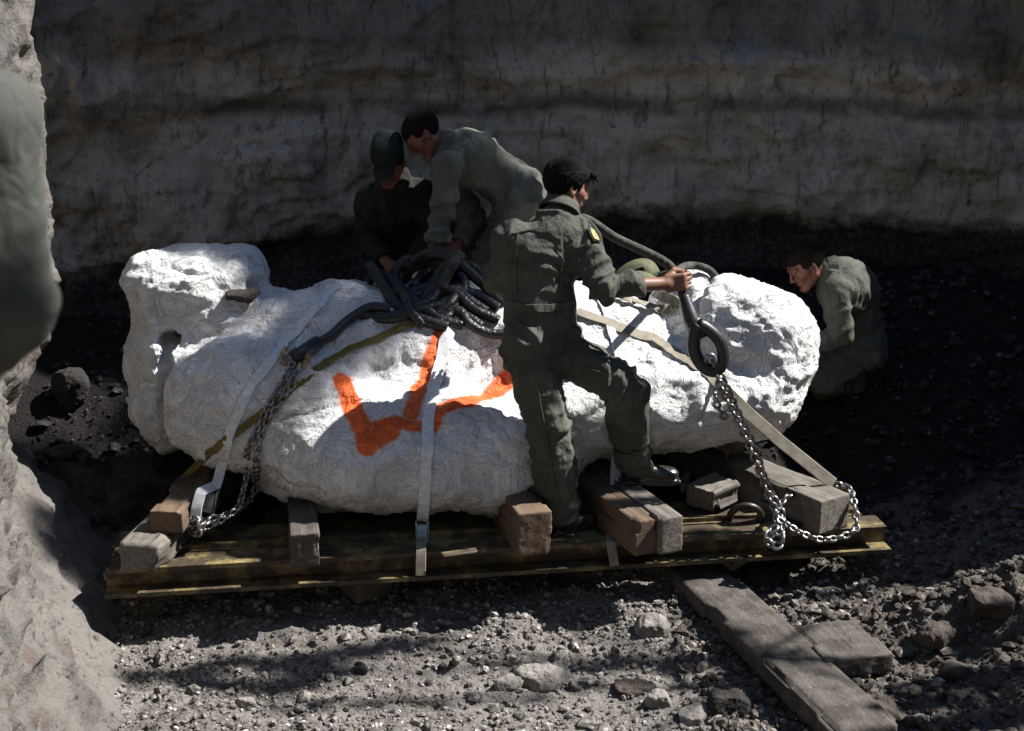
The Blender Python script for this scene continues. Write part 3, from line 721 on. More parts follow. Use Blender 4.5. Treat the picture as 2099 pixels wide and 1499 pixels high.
under(sled, mk('deck_rail', V_, F_, M_STEEL, smooth=False))
for a_ in np.linspace(a_l + 0.5, a_r - 0.5, 4):
    V_, F_ = cat_mesh([bx(S(a_, 0.62, ZB + 0.055), (0.05, 0.50, 0.04), RS)]); under(sled, mk('cross_member', V_, F_, M_STEEL, smooth=False))
ZT = ZB + HB + 0.002                                          # top of the deck

# ---------------------------------------------------------------- timbers
def timber(name, p0, p1, w, h, mat, seed, label, cat='timber', group='timbers under the jacket', wear=1.0, tilt=0.0, notch=None):
    """p0: centre of the bottom edge of the near end; p1: of the far end."""
    p0, p1 = np.array(p0, float), np.array(p1, float); L = np.linalg.norm(p1 - p0); x = (p1 - p0) / L
    y = nrm(np.cross(A(0, 0, 1), x)); z = np.cross(x, y)
    f = Field((-0.03, -w / 2 - 0.03, -0.03), (L + 0.03, w / 2 + 0.03, h + 0.03), 0.0080 if L < 1.4 else 0.012)
    f.box((L / 2, 0, h / 2), (L / 2, w / 2, h / 2), 0.004, k=0)
    if notch:
        for c_, r_ in notch: f.ell(c_, r_, k=0.01, cut=True)
    V, F = f.mesh(); N = vnormals(V, F); q = V + seed * 3.1
    d = 0.010 * (ridg(q * A(1.2, 22, 22), 2, seed) - 0.5) * wear + 0.010 * fbm(q * A(3, 8, 8), 3, seed) * wear
    ed = np.minimum(np.abs(np.abs(V[:, 1]) - w / 2), 0.05) < 0.02
    d -= 0.018 * wear * ed * (vnoise(q * A(6, 3, 9), seed + 3) > 0.66)
    d = d * np.where(np.abs(N[:, 0]) > .7, .3, 1.0)
    V = V + N * d[:, None]
    o = mk(name, V, F, mat); o.matrix_world = Matrix.Translation(Vector(p0)) @ Matrix(np.stack([x, y, z], 1).tolist()).to_4x4()
    return tag(o, label, cat, group)
def TB(u, v, z, du=0, dv=0): return G(u, v, z)
hT = 0.135
# far-left stack: lower splintered beam, upper beam
lo0 = G(286, 1172, ZT); lo1 = G(442, 1010, ZT)
timber('timber', lo0, lo0 + (lo1 - lo0) * 1.5, 0.175, 0.125, M_WOODG, 1, 'splintered grey timber whose sawn end sticks out at the left end of the sled', wear=2.2,
       notch=[((0.02, -0.10, 0.0), (0.10, 0.045, 0.07)), ((0.25, -0.10, 0.12), (0.20, 0.03, 0.03)), ((0.32, 0.02, 0.13), (0.05, 0.03, 0.02))])
ztp = ZT + 0.127
up0 = G(342, 1092, ztp); up1 = G(452, 962, ztp)
timber('timber', up0, up0 + (up1 - up0) * 1.35, 0.15, 0.10, M_WOODO, 2, 'orange-sided beam lying on top of the splintered timber under the left lobe', wear=1.2)
timber('plank', G(232, 1195, ZT - 0.10), G(420, 1000, ZT - 0.10), 0.10, 0.035, M_WOODG, 3, 'thin grey board poking out beneath the splintered timber', 'plank')
def upright_block(u, v, w, L, h, mat, seed, lab, **k):
    p = G(u, v, ZT); return timber('timber', p, p + E2 * L + E1 * k.pop('sk', 0.0), w, h, mat, seed, lab, **k)
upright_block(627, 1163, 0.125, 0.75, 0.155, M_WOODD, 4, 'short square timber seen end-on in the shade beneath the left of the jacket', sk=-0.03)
upright_block(1096, 1139, 0.158, 0.80, 0.205, M_WOODO, 5, 'orange end-grain timber just left of the standing soldier boot', sk=-0.10)
b1 = G(1323, 1137, ZT); b2 = G(1372, 1133, ZT)
timber('timber', b1, b1 + E2 * 0.72 + E1 * -0.20, 0.112, 0.165, M_WOODO, 6, 'brown timber under the raised boot, left one of the touching twins')
timber('timber', b1 + E1 * 0.118, b1 + E1 * 0.118 + E2 * 0.76 + E1 * -0.20, 0.112, 0.172, M_WOODG, 7, 'grey-topped timber, right one of the touching twins beyond the raised boot')
r0 = G(1708, 1088, ZT)
timber('timber', r0, r0 + E2 * 1.05 - E1 * 0.50, 0.19, 0.165, M_WOODG, 8, 'thick pale timber at the right end of the sled wrapped by the chain', wear=1.3)
# broken log chunk, small offcuts
p = G(1462, 1050, ZT); timber('log_chunk', p - E1 * 0.07 + A(0, 0, 0.02), p + E1 * 0.09 + E2 * 0.12 + A(0, 0, 0.03), 0.17, 0.11, M_WOODG, 9, 'short broken log chunk between the twin timbers and the chain', 'log', wear=2.8)
p = G(1400, 1012, ZT + 0.05); timber('offcut', p, p + E1 * 0.10 + E2 * 0.3, 0.05, 0.05, M_WOODG, 10, 'small white-ended wood offcut right behind the raised boot toe', 'offcut', wear=1.5)
p0 = G(1560, 905, 0.62); timber('timber', p0, p0 + E2 * 0.45 - E1 * 0.18, 0.16, 0.09, M_WOODG, 11, 'pale block wedged under the right lobe behind the diagonal strap', wear=1.2)
p0 = G(1490, 1172, 0.20); timber('log_chunk', p0, p0 + E1 * 0.20 + E2 * 0.10 + A(0, 0, 0.05), 0.06, 0.055, M_WOODG, 12, 'split stick of wood poking out from under the right of the sled', 'log', wear=2.0)
p0 = G(905, 1141, ZT); timber('sunlit_sliver', p0, p0 + E1 * 0.165 + E2 * 0.03, 0.05, 0.014, M_STEEL, 13, 'thin yellow sliver standing in for a sunlit patch of deck below a dangling plaster string', 'offcut', wear=0.5)  # sliver added to show a patch of sun on the deck
# skids on the ground
def skid(name, u0, v0, u1, v1, w, h, mat, sd, lab, zz=0.0, ext=0.0, **k):
    a_, b_ = gpt(u0, v0), gpt(u1, v1); a_ = a_ + A(0, 0, zz - h * 0.5); b_ = b_ + A(0, 0, zz - h * 0.5); b_ = b_ + (b_ - a_) * ext
    return timber(name, a_, b_, w, h, mat, sd, lab, 'plank', 'dirty planks on the ground', **k)
skid('plank', 1775, 1545, 1500, 1278, 0.27, 0.09, M_DIRTW, 14, 'long wide dirty plank running from under the sled to the bottom edge', 0.07, 0.5)
skid('plank', 1760, 1398, 1690, 1325, 0.30, 0.085, M_DIRTW, 15, 'short square slab of dirty timber lying right of the long plank', 0.07, 0.0)
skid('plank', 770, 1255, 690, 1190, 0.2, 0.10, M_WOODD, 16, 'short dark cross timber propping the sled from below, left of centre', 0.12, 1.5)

# ---------------------------------------------------------------- straps
M_WEBW = plain('white_webbing', (0.66, 0.68, 0.70), (0.50, 0.52, 0.54), 40, 0.75, 300, 0.5, 0.002)
M_WEBT = plain('tan_webbing', (0.24, 0.215, 0.175), (0.17, 0.148, 0.115), 20, 0.8, 300, 0.5, 0.002)
M_WEBY = plain('yellow_webbing', (0.15, 0.12, 0.028), (0.10, 0.08, 0.02), 20, 0.8, 300, 0.5, 0.002)
M_WEBG = plain('green_webbing', (0.11, 0.115, 0.06), (0.065, 0.066, 0.035), 20, 0.8, 300, 0.5, 0.002)
M_BLUE = plain('blue_painted_buckle', (0.30, 0.42, 0.55), (0.20, 0.26, 0.33), 30, 0.5)
M_GREY = plain('grey_steel', (0.36, 0.38, 0.41), (0.22, 0.23, 0.25), 30, 0.4, 60, 0.3, 0.002, metal=0.7)
M_CHAIN = plain('worn_chain_steel', (0.34, 0.34, 0.34), (0.14, 0.12, 0.11), 30, 0.36, 80, 0.4, 0.002, metal=0.85)
M_CHAIND = plain('dark_chain_steel', (0.15, 0.15, 0.15), (0.07, 0.06, 0.06), 30, 0.45, 80, 0.4, 0.002, metal=0.7)
def surf_path(px, off=0.008, n=14, wlen=7):
    """px: (u, v) or (u, v, Y) points; the ones without Y lie on the jacket."""
    out, nn = [], []
    for k in range(len(px) - 1):
        a_, b_ = px[k], px[k + 1]
        for t in np.linspace(0, 1, n, endpoint=(k == len(px) - 2)):
            u, v = a_[0] + (b_[0] - a_[0]) * t, a_[1] + (b_[1] - a_[1]) * t
            ya = a_[2] if len(a_) > 2 else None; yb = b_[2] if len(b_) > 2 else None
            h = hitj(u, v)
            if ya is None and yb is None and h is not None: out.append(h[0] + h[1] * off); nn.append(h[1])
            else:
                pa = P(*a_) if ya is not None else on(a_[0], a_[1], off); pb = P(*b_) if yb is not None else on(b_[0], b_[1], off)
                out.append(lerp(pa, pb, t)); nn.append(np.array([0, -0.9, 0.45]))
    p, N = np.array(out), np.array(nn)
    for _ in range(wlen):                                      # taut webbing bridges the hollows
        ps = p.copy(); ps[1:-1] = (p[:-2] + p[2:]) / 2
        gain = ((ps - p) * N).sum(1, keepdims=True)
        p = p + N * np.clip(gain, -0.0005, 0.02)
        Ns = N.copy(); Ns[1:-1] = N[:-2] + N[1:-1] + N[2:]; N = Ns / np.linalg.norm(Ns, axis=1, keepdims=True)
    return p, N
def strap(name, px, wd, mat, label, cat='strap', group='webbing straps over the jacket', th=0.004, root=None, **k):
    p, N = surf_path(px, **k); V, F = ribbon(p, N, wd, th)
    if root is None: return tag(mk(name, V, F, mat, smooth=False), label, cat, group)
    return under(root, mk(name, V, F, mat, smooth=False))
def buckle(root, c, ax, s=0.05, m1=None):
    """ratchet: two side cheeks, a spindle and a bent handle"""
    x = nrm(ax); y = A(0, -1, 0.3); y = nrm(y - x * (y @ x)); z = np.cross(x, y); Rm = np.stack([x, y, z], 1); c = np.array(c)
    V, F = cat_mesh([bx(c + z * s * .5, (s * .9, s * .28, 0.003), Rm), bx(c - z * s * .5, (s * .9, s * .28, 0.003), Rm),
                     bx(c + x * s * .5 + y * s * .1, (0.006, s * .2, s * .5), Rm), bx(c - x * s * .75, (0.006, s * .2, s * .5), Rm)])
    under(root, mk('ratchet', V, F, M_GREY, smooth=False))
    V, F = cat_mesh([bx(c + x * s * .1 + y * s * .42, (s * .55, 0.004, s * .40), Rm), bx(c - x * s * .6 + y * s * .5, (0.010, 0.008, s * .48), Rm)])
    under(root, mk('ratchet_handle', V, F, m1 or M_BLUE, smooth=False))
def strap_root(p, label):
    r = empty('ratchet_strap', p); return tag(r, label, 'strap', 'webbing straps over the jacket')
# centre strap
rt = strap_root(P(866, 1090, 6.2), 'white ratchet strap running straight down the middle of the orange marks')
yb = 6.10
strap('webbing', [(938, 640), (912, 700), (890, 790), (877, 870), (876, 930), (870, 1030), (866, 1068, 6.12)], 0.056, M_WEBW, '', root=rt)
buckle(rt, P(866, 1088, 6.08), A(0, 0, 1), 0.055)
yf = SO[1] + (P(862, 1140, 6)[0] - SO[0]) * math.tan(YAW)
strap('webbing_tail', [(864, 1098, 6.08), (863, 1128, yf + 0.0), (862, 1180, yf - 0.03)], 0.046, M_WEBT, '', root=rt)
# left strap
rt = strap_root(P(430, 1010, 6.3), 'bluish white ratchet strap crossing the left lobe to a chain at the sled')
strap('webbing', [(692, 588), (665, 610), (618, 668), (560, 735), (520, 785), (496, 830), (478, 868), (466, 912), (452, 968, 6.2), (441, 1002, 6.1)], 0.048, M_WEBW, '', root=rt)
strap('webbing_tail', [(440, 996, 6.12), (412, 1008, 5.98), (403, 1040, 5.95), (400, 1070, 5.94)], 0.05, M_WEBW, '', root=rt)
buckle(rt, P(430, 1026, 6.05), A(0.25, 0, 1), 0.06, M_GREY)
# right strap behind the leg
rt = strap_root(P(1262, 1065, 6.2), 'white ratchet strap that passes behind the raised leg down to the deck')
strap('webbing', [(1225, 600), (1240, 630), (1252, 680), (1268, 735), (1275, 800), (1272, 880), (1262, 955, 6.45), (1260, 1030, 6.28)], 0.05, M_WEBW, '', root=rt)
buckle(rt, P(1264, 1052, 6.2), A(0, 0, 1), 0.05, M_GREY)
yf = SO[1] + (P(1258, 1140, 6.1)[0] - SO[0]) * math.tan(YAW)
strap('webbing_tail', [(1260, 1066, 6.2), (1250, 1085, 6.17), (1252, 1112, yf), (1260, 1160, yf - 0.03)], 0.044, M_WEBT, '', root=rt)
strap('tie_strap', [(1182, 640), (1250, 664), (1340, 700), (1420, 745), (1462, 778), (1490, 803, 6.40), (1535, 848, 6.37), (1600, 905, 6.36), (1708, 992, 6.34)], 0.060, M_WEBT, 'wide tan strap running diagonally down from behind the standing soldier to the chained timber', wlen=20)
strap('tie_strap', [(905, 652), (840, 668), (780, 690), (700, 730), (640, 762), (560, 832), (480, 890), (420, 935), (352, 1003, 6.45)], 0.034, M_WEBY, 'narrow dull yellow strap slanting down the left half of the jacket', wlen=40, off=0.014)
# loose webbing on the top
strap('loose_webbing', [(1262, 612), (1300, 628), (1345, 641), (1385, 636), (1392, 618), (1350, 610)], 0.05, M_WEBT, 'loose end of tan strap curling on the white top beneath the outstretched arm', off=0.03, wlen=0)
p0 = on(1310, 572)
V_, F_ = cat_mesh([ribbon(crom([p0 + A(-.12, 0, -.02), p0 + A(-.04, .02, .05), p0 + A(.03, .02, .07), p0 + A(.07, 0, .02)], .01), np.tile(A(0, -.3, 1), (len(crom([p0 + A(-.12, 0, -.02), p0 + A(-.04, .02, .05), p0 + A(.03, .02, .07), p0 + A(.07, 0, .02)], .01)), 1)), 0.09, 0.006),
                   ribbon(crom([p0 + A(-.10, -.05, -.01), p0 + A(-.02, -.06, .03), p0 + A(.05, -.04, .02), p0 + A(.11, 0, -.01)], .01), np.tile(A(0, -.3, 1), (len(crom([p0 + A(-.10, -.05, -.01), p0 + A(-.02, -.06, .03), p0 + A(.05, -.04, .02), p0 + A(.11, 0, -.01)], .01)), 1)), 0.07, 0.006)])
tag(mk('folded_webbing', V_, F_, M_WEBG), 'folded green and yellow webbing heaped behind the outstretched arm', 'strap')

# ---------------------------------------------------------------- ropes, hooks, thimble
def m_rope(name, c1, c2):
    t = NT(name); o = t.obj(); n = t.noise(o, 25, 4)
    col = t.mix(t.ramp(n, 0.35, 0.65), c1, c2)
    return t.out(col, 0.42 if c1[0] < .03 else .8, t.bump(t.voro(o, 95), 0.5, 0.005), spec=0.4 if c1[0] < .03 else .15)
M_ROPE = m_rope('black_braided_rope', (0.009, 0.0095, 0.011), (0.02, 0.02, 0.021))
M_ROPEG = m_rope('grey_braided_rope', (0.04, 0.039, 0.034), (0.07, 0.068, 0.06))
M_RUB = plain('black_rubber', (0.02, 0.021, 0.022), (0.014, 0.014, 0.015), 20, 0.42, 60, 0.2, 0.002, spec=0.5)
BR = dict(step=0.009, ring=14, braid=0.05, turns=30)
pile = empty('lifting_sling', on(890, 640))
tag(pile, 'tangled pile of thick black braided lifting sling heaped on top of the jacket', 'lifting sling')
def pj(u, v, lift=0.03): return on(u, v, 0) + A(0, 0, lift)
def fl(u, v, lift, back=0.0):
    h = hitj(u, v); p = on(u, v, 0) if h is not None else on(u, 585, 0); p = P(u, v, p[1] + back) if h is None else p
    return p + A(0, 0, 1) * (lift * 0.42 + 0.0)
loops = [
    ([(770, 540, .04), (800, 590, .07), (822, 620, .05), (870, 650, .04), (930, 668, .03)], 0.030),
    ([(765, 575, .03), (790, 560, .05), (830, 600, .12), (850, 640, .06), (800, 650, .03), (745, 640, .03)], 0.027),
    ([(840, 575, .06), (870, 535, .10), (915, 525, .12), (935, 560, .16), (900, 600, .14), (855, 655, .05)], 0.030),
    ([(860, 550, .12), (905, 540, .17), (955, 560, .18), (1000, 590, .12), (1040, 600, .05)], 0.028),
    ([(885, 640, .05), (905, 590, .16), (935, 560, .2), (960, 575, .17), (945, 620, .12), (905, 650, .05)], 0.028),
    ([(835, 620, .05), (880, 600, .12), (940, 610, .14), (985, 640, .09), (1035, 655, .04)], 0.026),
    ([(900, 650, .04), (950, 640, .08), (975, 665, .06), (1010, 680, .04), (1050, 684, .04)], 0.026),
    ([(820, 560, .05), (850, 540, .12), (900, 570, .10), (870, 610, .09), (825, 600, .06), (820, 560, .05)], 0.028),
    ([(950, 545, .10), (985, 560, .12), (1010, 600, .10), (1045, 625, .05)], 0.026),
    ([(790, 650, .03), (850, 645, .08), (920, 635, .10), (970, 650, .06), (1000, 668, .04)], 0.026),
    ([(840, 555, .10), (880, 545, .12), (930, 570, .14), (960, 610, .10), (1010, 640, .06)], 0.026),
    ([(850, 650, .03), (885, 620, .08), (935, 600, .10), (990, 610, .08), (1035, 630, .04)], 0.026),
    ([(830, 590, .08), (865, 625, .10), (915, 655, .06), (960, 665, .04)], 0.027),
    ([(900, 560, .13), (870, 590, .12), (850, 630, .07), (880, 665, .03)], 0.026),
    ([(930, 545, .10), (965, 590, .10), (940, 640, .07), (900, 668, .03)], 0.026),
    ([(860, 600, .14), (890, 570, .17), (925, 585, .2), (900, 625, .16), (860, 640, .1)], 0.028)]
for pts, r_ in loops:
    V_, F_ = tube([fl(u - 12, v + 8, l * .85) for u, v, l in pts], r_ * .92, **BR); under(pile, mk('rope_strand', V_, F_, M_ROPE))
V_, F_ = tube([fl(812, 560, .05), fl(795, 575, .06), fl(775, 590, .03)], 0.03, **BR)
V_, F_ = tube([fl(905, 622, .17), fl(925, 590, .24), fl(945, 562, .24)], 0.027, **BR); under(pile, mk('worn_strand', V_, F_, M_ROPEG))
# sleeved leg of the sling to the left hook
leg = empty('sling_leg', on(700, 680)); tag(leg, 'black rubber-sleeved sling leg slanting from the rope pile to the shackle on the left', 'sling leg')
V_, F_ = tube([fl(800, 640, .04), pj(760, 642), pj(715, 668), pj(680, 700), pj(645, 722, .035)], 0.023, 0.01, 14); under(leg, mk('sleeve', V_, F_, M_RUB))
V_, F_ = tube([pj(650, 718, .035), pj(620, 738, .035), pj(602, 746, .03)], [0.034, 0.032], 0.01, 16); under(leg, mk('end_fitting', V_, F_, M_RUB))
M_HOOK = plain('worn_yellow_hook', (0.34, 0.28, 0.15), (0.12, 0.10, 0.07), 30, 0.5, 80, 0.5, 0.003, metal=0.3)
sh = empty('shackle', pj(592, 740)); tag(sh, 'small worn yellowish shackle joining the rubber sleeve to the left chain', 'shackle')
c0 = pj(594, 742, .02)
V_, F_ = cat_mesh([tube([c0 + A(-.01, 0, .05), c0 + A(-.035, -.01, 0.01), c0 + A(-.01, -.02, -.03), c0 + A(.05, -.02, -.035), c0 + A(.075, -.01, -.01)], 0.011, 0.008, 8), tube([c0 + A(-.045, -.02, -.02), c0 + A(.03, .01, .045)], 0.008, 0.01, 8)])
under(sh, mk('shackle_bow', V_, F_, M_HOOK))
V_, F_ = tube([c0 + A(.06, -.02, -.04), c0 + A(.095, -.015, .01)], 0.013, 0.01, 8); under(sh, mk('shackle_pin', V_, F_, M_HOOK))

def hang(px): return [P(*q) if len(q) > 2 else on(q[0], q[1], 0.018) for q in px]
def chain_obj(px, label, seed, mat=None, name='chain', pts=None, **k):
    V, F = chain(hang(px) if pts is None else pts, seed=seed, **k)
    return tag(mk(name, V, F, mat or M_CHAIN), label, 'chain', 'steel chains')
chain_obj([(598, 752), (578, 790), (548, 835), (528, 885), (512, 920), (508, 960, 6.22), (500, 1000, 6.17), (488, 1040, 6.08), (455, 1066, 6.02), (415, 1085, 5.95)], 'heavy chain hanging from the shackle down the left front of the jacket, lower strand', 1)
chain_obj([(612, 758), (600, 790), (572, 825), (550, 862), (532, 905), (526, 945), (528, 985, 6.3), (515, 1020, 6.25), (490, 1045, 6.12), (440, 1062, 6.02), (396, 1070, 5.96)], 'second chain strand beside the first, curving to the bright knot of links at the sled', 2, roll=0.7)
chain_obj([(388, 1062, 5.95), (410, 1068, 5.93), (400, 1085, 5.92), (386, 1078, 5.95), (402, 1098, 5.92), (414, 1080, 5.90), (430, 1066, 5.96)], 'bright knotted bunch of chain links under the white strap tail at the left', 3, M_CHAIN)
zc = 0.02
chain_obj(None, 'thin rusty chain trailing over the gravel at the lower left', 4, M_CHAIND, pts=[gpt(u, v) + A(0, 0, 0.012) for u, v in ((162, 1352), (200, 1341), (245, 1322), (285, 1308), (308, 1292), (340, 1262), (372, 1222), (385, 1180))], L=0.04, r=0.0055, wd=0.014)
chain_obj([(402, 1098, 6.04), (392, 1125, 6.02), (384, 1165, 5.98), (378, 1195, 5.95)], 'short dark chain end dropping over the sled edge at the left', 5, M_CHAIND, L=0.04, r=0.0055, wd=0.014)
# right-hand lifting chain
YE = 6.15
chain_obj([(1462, 745, YE), (1476, 790, YE - .01), (1500, 840, YE), (1530, 900, YE), (1555, 960, YE), (1575, 1015, YE), (1592, 1062, YE), (1582, 1100, 6.07)], 'taut chain from the black thimble to the right end of the sled, front strand', 6)
chain_obj([(1472, 760, YE + .03), (1492, 800, YE + .04), (1515, 850, YE + .05), (1545, 915, YE + .05), (1562, 965, YE + .05), (1580, 1010, YE + .04), (1604, 1056, YE + .02), (1602, 1095, 6.07)], 'taut chain from the black thimble to the sled, rear strand', 7, roll=0.8)
chain_obj([(1470, 790, YE), (1466, 815, YE), (1473, 838, YE), (1484, 852, YE)], 'short loose chain tail hanging beneath the black thimble', 8)
yT = 6.42
chain_obj([(1590, 1050, 6.18), (1612, 1020, 6.25), (1650, 1005, 6.36), (1700, 994, 6.38), (1738, 1000, 6.33), (1750, 1030, 6.22), (1755, 1065, 6.17), (1752, 1088, 6.13), (1720, 1102, 6.1), (1680, 1106, 6.08), (1640, 1092, 6.09), (1600, 1068, 6.12)], 'chain looped round the end of the thick timber at the right end of the sled', 9)
chain_obj([(1586, 1085, 6.08), (1570, 1105, 6.05), (1590, 1120, 6.03), (1604, 1105, 6.05), (1595, 1090, 6.08)], 'small bunch of links hooked over the sled edge beneath the taut chain', 10, L=0.06, r=0.009, wd=0.022)
# big dark shackle on the deck
c0 = P(1528, 1058, 6.28)
bs = empty('deck_shackle', c0); tag(bs, 'big dark rusty shackle resting on the deck beside the taut chain', 'shackle')
M_DKST = plain('dark_rusty_steel', (0.07, 0.06, 0.055), (0.035, 0.025, 0.02), 20, 0.4, 60, 0.5, 0.003, metal=0.6)
an = np.linspace(-0.3, math.pi + 0.5, 9)
V_, F_ = tube([c0 + A(math.cos(a_) * .075, -.02 * math.sin(a_), math.sin(a_) * .07 - .01) for a_ in an], 0.017, 0.01, 12); under(bs, mk('shackle_bow', V_, F_, M_DKST))
V_, F_ = tube([c0 + A(-.10, 0, -.035), c0 + A(.10, .01, -.04)], 0.02, 0.01, 12); under(bs, mk('shackle_pin', V_, F_, M_DKST))

# ---------------------------------------------------------------- people
def m_cloth(name, c1, c2, blot=None):
    t = NT(name); o = t.obj(); n = t.noise(o, 5, 5, 0.6)
    col = t.mix(t.ramp(n, 0.35, 0.65), c1, c2)
    if blot: col = t.mix(t.ramp(t.noise(o, 11, 3), 0.52, 0.56), col, blot)
    w = t.ma('SUBTRACT', t.noise(t.mapv(o, (1, 1, 0.6)), 24, 4, 0.6, 0.8), t.ma('MULTIPLY', t.rid(t.mapv(o, (1.1, 1.1, 0.7), rot=(.5, .3, .2)), 7.5, 3, 1.6), 0.35))
    return t.out(col, 0.85, t.bump(t.noise(o, 240, 2), 0.25, 0.002, t.bump(w, 0.8, 0.016)), spec=0.2)
M_OLIVE = m_cloth('olive_cotton', (0.082, 0.084, 0.070), (0.055, 0.057, 0.047))
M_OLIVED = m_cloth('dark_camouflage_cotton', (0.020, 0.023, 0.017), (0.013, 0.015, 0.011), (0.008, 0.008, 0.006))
M_SHIRT = m_cloth('grey_green_shirt_cotton', (0.080, 0.084, 0.074), (0.060, 0.063, 0.055))
M_SAGE = m_cloth('pale_olive_cotton', (0.112, 0.117, 0.100), (0.080, 0.084, 0.071))
def m_skin(name, c1, c2):
    t = NT(name); o = t.obj()
    t.b.inputs['Subsurface Weight'].default_value = 0.08; t.b.inputs['Subsurface Radius'].default_value = (0.02, 0.008, 0.004)
    return t.out(t.mix(t.noise(o, 14, 4), c1, c2), 0.5, t.bump(t.noise(o, 180, 3), 0.15, 0.002), spec=0.4)
M_SKIN = m_skin('tanned_skin', (0.21, 0.105, 0.068), (0.15, 0.072, 0.046))
M_SKINR = m_skin('reddish_skin', (0.17, 0.066, 0.042), (0.12, 0.046, 0.030))
def m_hair(name, c):
    t = NT(name); o = t.obj()
    n = t.noise(t.mapv(o, (22, 14, 5), rot=(0.3, 0.2, 0.5)), 11, 4, 0.6, 0.8)
    return t.out(t.mix(n, c, tuple(x * 1.7 for x in c)), 0.45, t.bump(n, 1.0, 0.010), spec=0.09)
M_HAIR = m_hair('black_hair', (0.0045, 0.004, 0.004)); M_HAIRB = m_hair('brown_hair', (0.009, 0.0055, 0.004))
M_BOOT = plain('polished_black_leather', (0.012, 0.012, 0.013), (0.02, 0.02, 0.02), 20, 0.28, 60, 0.25, 0.003, spec=0.6)
M_SOLE = plain('boot_sole', (0.02, 0.019, 0.018), None, 20, 0.8)
M_CAP = m_cloth('dark_green_cap_cloth', (0.018, 0.024, 0.021), (0.012, 0.016, 0.014))
M_EYE = plain('eye', (0.30, 0.27, 0.24), (0.02, 0.02, 0.02), 90, 0.3)

def hand(f, wr, d, back, side, curl=0.4, s=1.0, grip=None, spread=0.25):
    """wr: wrist; d: direction of the palm; back: normal of the back of the hand; side: towards the thumb."""
    d, back = nrm(d), nrm(back); side = nrm(np.cross(d, back) if side is None else side); side = nrm(side - d * (side @ d)); back = nrm(back - d * (back @ d) - side * (back @ side))
    pc = wr + d * 0.05 * s; Rm = np.stack([d, side, back], 1)
    f.cap(wr - d * 0.03, wr + d * 0.01, 0.028 * s, 0.027 * s, k=0.012)
    f.box(pc, (0.050 * s, 0.041 * s, 0.015 * s), 0.013 * s, Rm, k=0.014)
    ln = [0.044, 0.049, 0.046, 0.036]
    for i in range(4):
        o = (1.5 - i) * 0.0205 * s
        k0 = wr + d * (0.092 - abs(i - 1.2) * 0.004) * s + side * o + back * 0.003
        sp_ = side * (1.5 - i) * 0.06 * spread
        c1 = curl * 0.75 + i * 0.05; c2 = c1 + curl * 1.15; c3 = c2 + curl * 0.9
        p = k0; r = (0.0105 - 0.0007 * i) * s
        for ang, fl_ in ((c1, 1.0), (c2, 0.68), (c3, 0.52)):
            n_ = p + (nrm(d * math.cos(ang) - back * math.sin(ang)) + sp_) * ln[i] * fl_ * s
            f.cap(p, n_, r, r * 0.92, k=0.004); p = n_; r *= 0.93
    t0_ = wr + d * 0.022 * s + side * 0.030 * s - back * 0.008
    t1 = t0_ + (d * 0.7 + side * 0.62 - back * 0.35) * 0.040 * s
    t2 = t1 + (d * 0.85 + side * (0.25 - 0.5 * curl) - back * (0.3 + 0.5 * curl)) * 0.034 * s
    t3 = t2 + (d * 0.75 - side * 0.35 * curl - back * (0.3 + 0.6 * curl)) * 0.026 * s
    f.cap(t0_, t1, 0.0155 * s, 0.0125 * s, k=0.012); f.cap(t1, t2, 0.0125 * s, 0.0112 * s, k=0.004); f.cap(t2, t3, 0.0112 * s, 0.0095 * s, k=0.004)

def head(f, c, fw, up, s=1.0):
    fw, up = nrm(fw), nrm(up); up = nrm(up - fw * (up @ fw)); rt = np.cross(fw, up)
    Rm = np.stack([rt, fw, up], 1)
    L = lambda x, y, z: c + (rt * x + fw * y + up * z) * s
    f.ell(L(0, -.016, .032), A(.076, .096, .084) * s, Rm, k=.01)
    f.ell(L(0, .022, -.032), A(.063, .066, .080) * s, Rm, k=.02)
    f.cap(L(-.052, -.002, -.052), L(-.016, .068, -.098), .020 * s, .017 * s, k=.02)
    f.cap(L(.052, -.002, -.052), L(.016, .068, -.098), .020 * s, .017 * s, k=.02)
    f.cap(L(-.010, .078, -.097), L(.010, .078, -.097), .017 * s, k=.014)
    f.cap(L(-.040, .072, .030), L(.040, .072, .030), .015 * s, k=.016)
    for x in (-1, 1):
        f.cap(L(x * .046, .058, -.016), L(x * .056, .03, -.008), .019 * s, k=.02)
        f.ell(L(x * .031, .096, .008), A(.017, .015, .010) * s, Rm, k=.008, cut=True)
        f.cap(L(x * .031, .077, .009), L(x * .031, .0771, .009), .0125 * s, k=.002)
        f.cap(L(x * .020, .093, .022), L(x * .045, .082, .022), .006 * s, k=.006)
        f.cap(L(x * .010, .098, -.028), L(x * .011, .095, -.029), .0085 * s, k=.006)
        f.ell(L(x * .079, -.010, -.004), A(.009, .020, .031) * s, Rm, k=.006)
        f.ell(L(x * .086, -.006, .002), A(.008, .011, .018) * s, Rm, k=.004, cut=True)
        f.cap(L(x * .080, -.008, -.028), L(x * .078, -.004, -.032), .008 * s, k=.005)
    f.cap(L(0, .088, .022), L(0, .110, -.022), .0075 * s, .0115 * s, k=.009)
    f.cap(L(-.020, .085, -.055), L(.020, .085, -.055), .0085 * s, k=.006)
    f.cap(L(-.016, .084, -.066), L(.016, .084, -.066), .0095 * s, k=.006)
    f.cap(L(-.022, .0975, -.0605), L(.022, .0975, -.0605), .0030 * s, k=.003, cut=True)
    return L, Rm

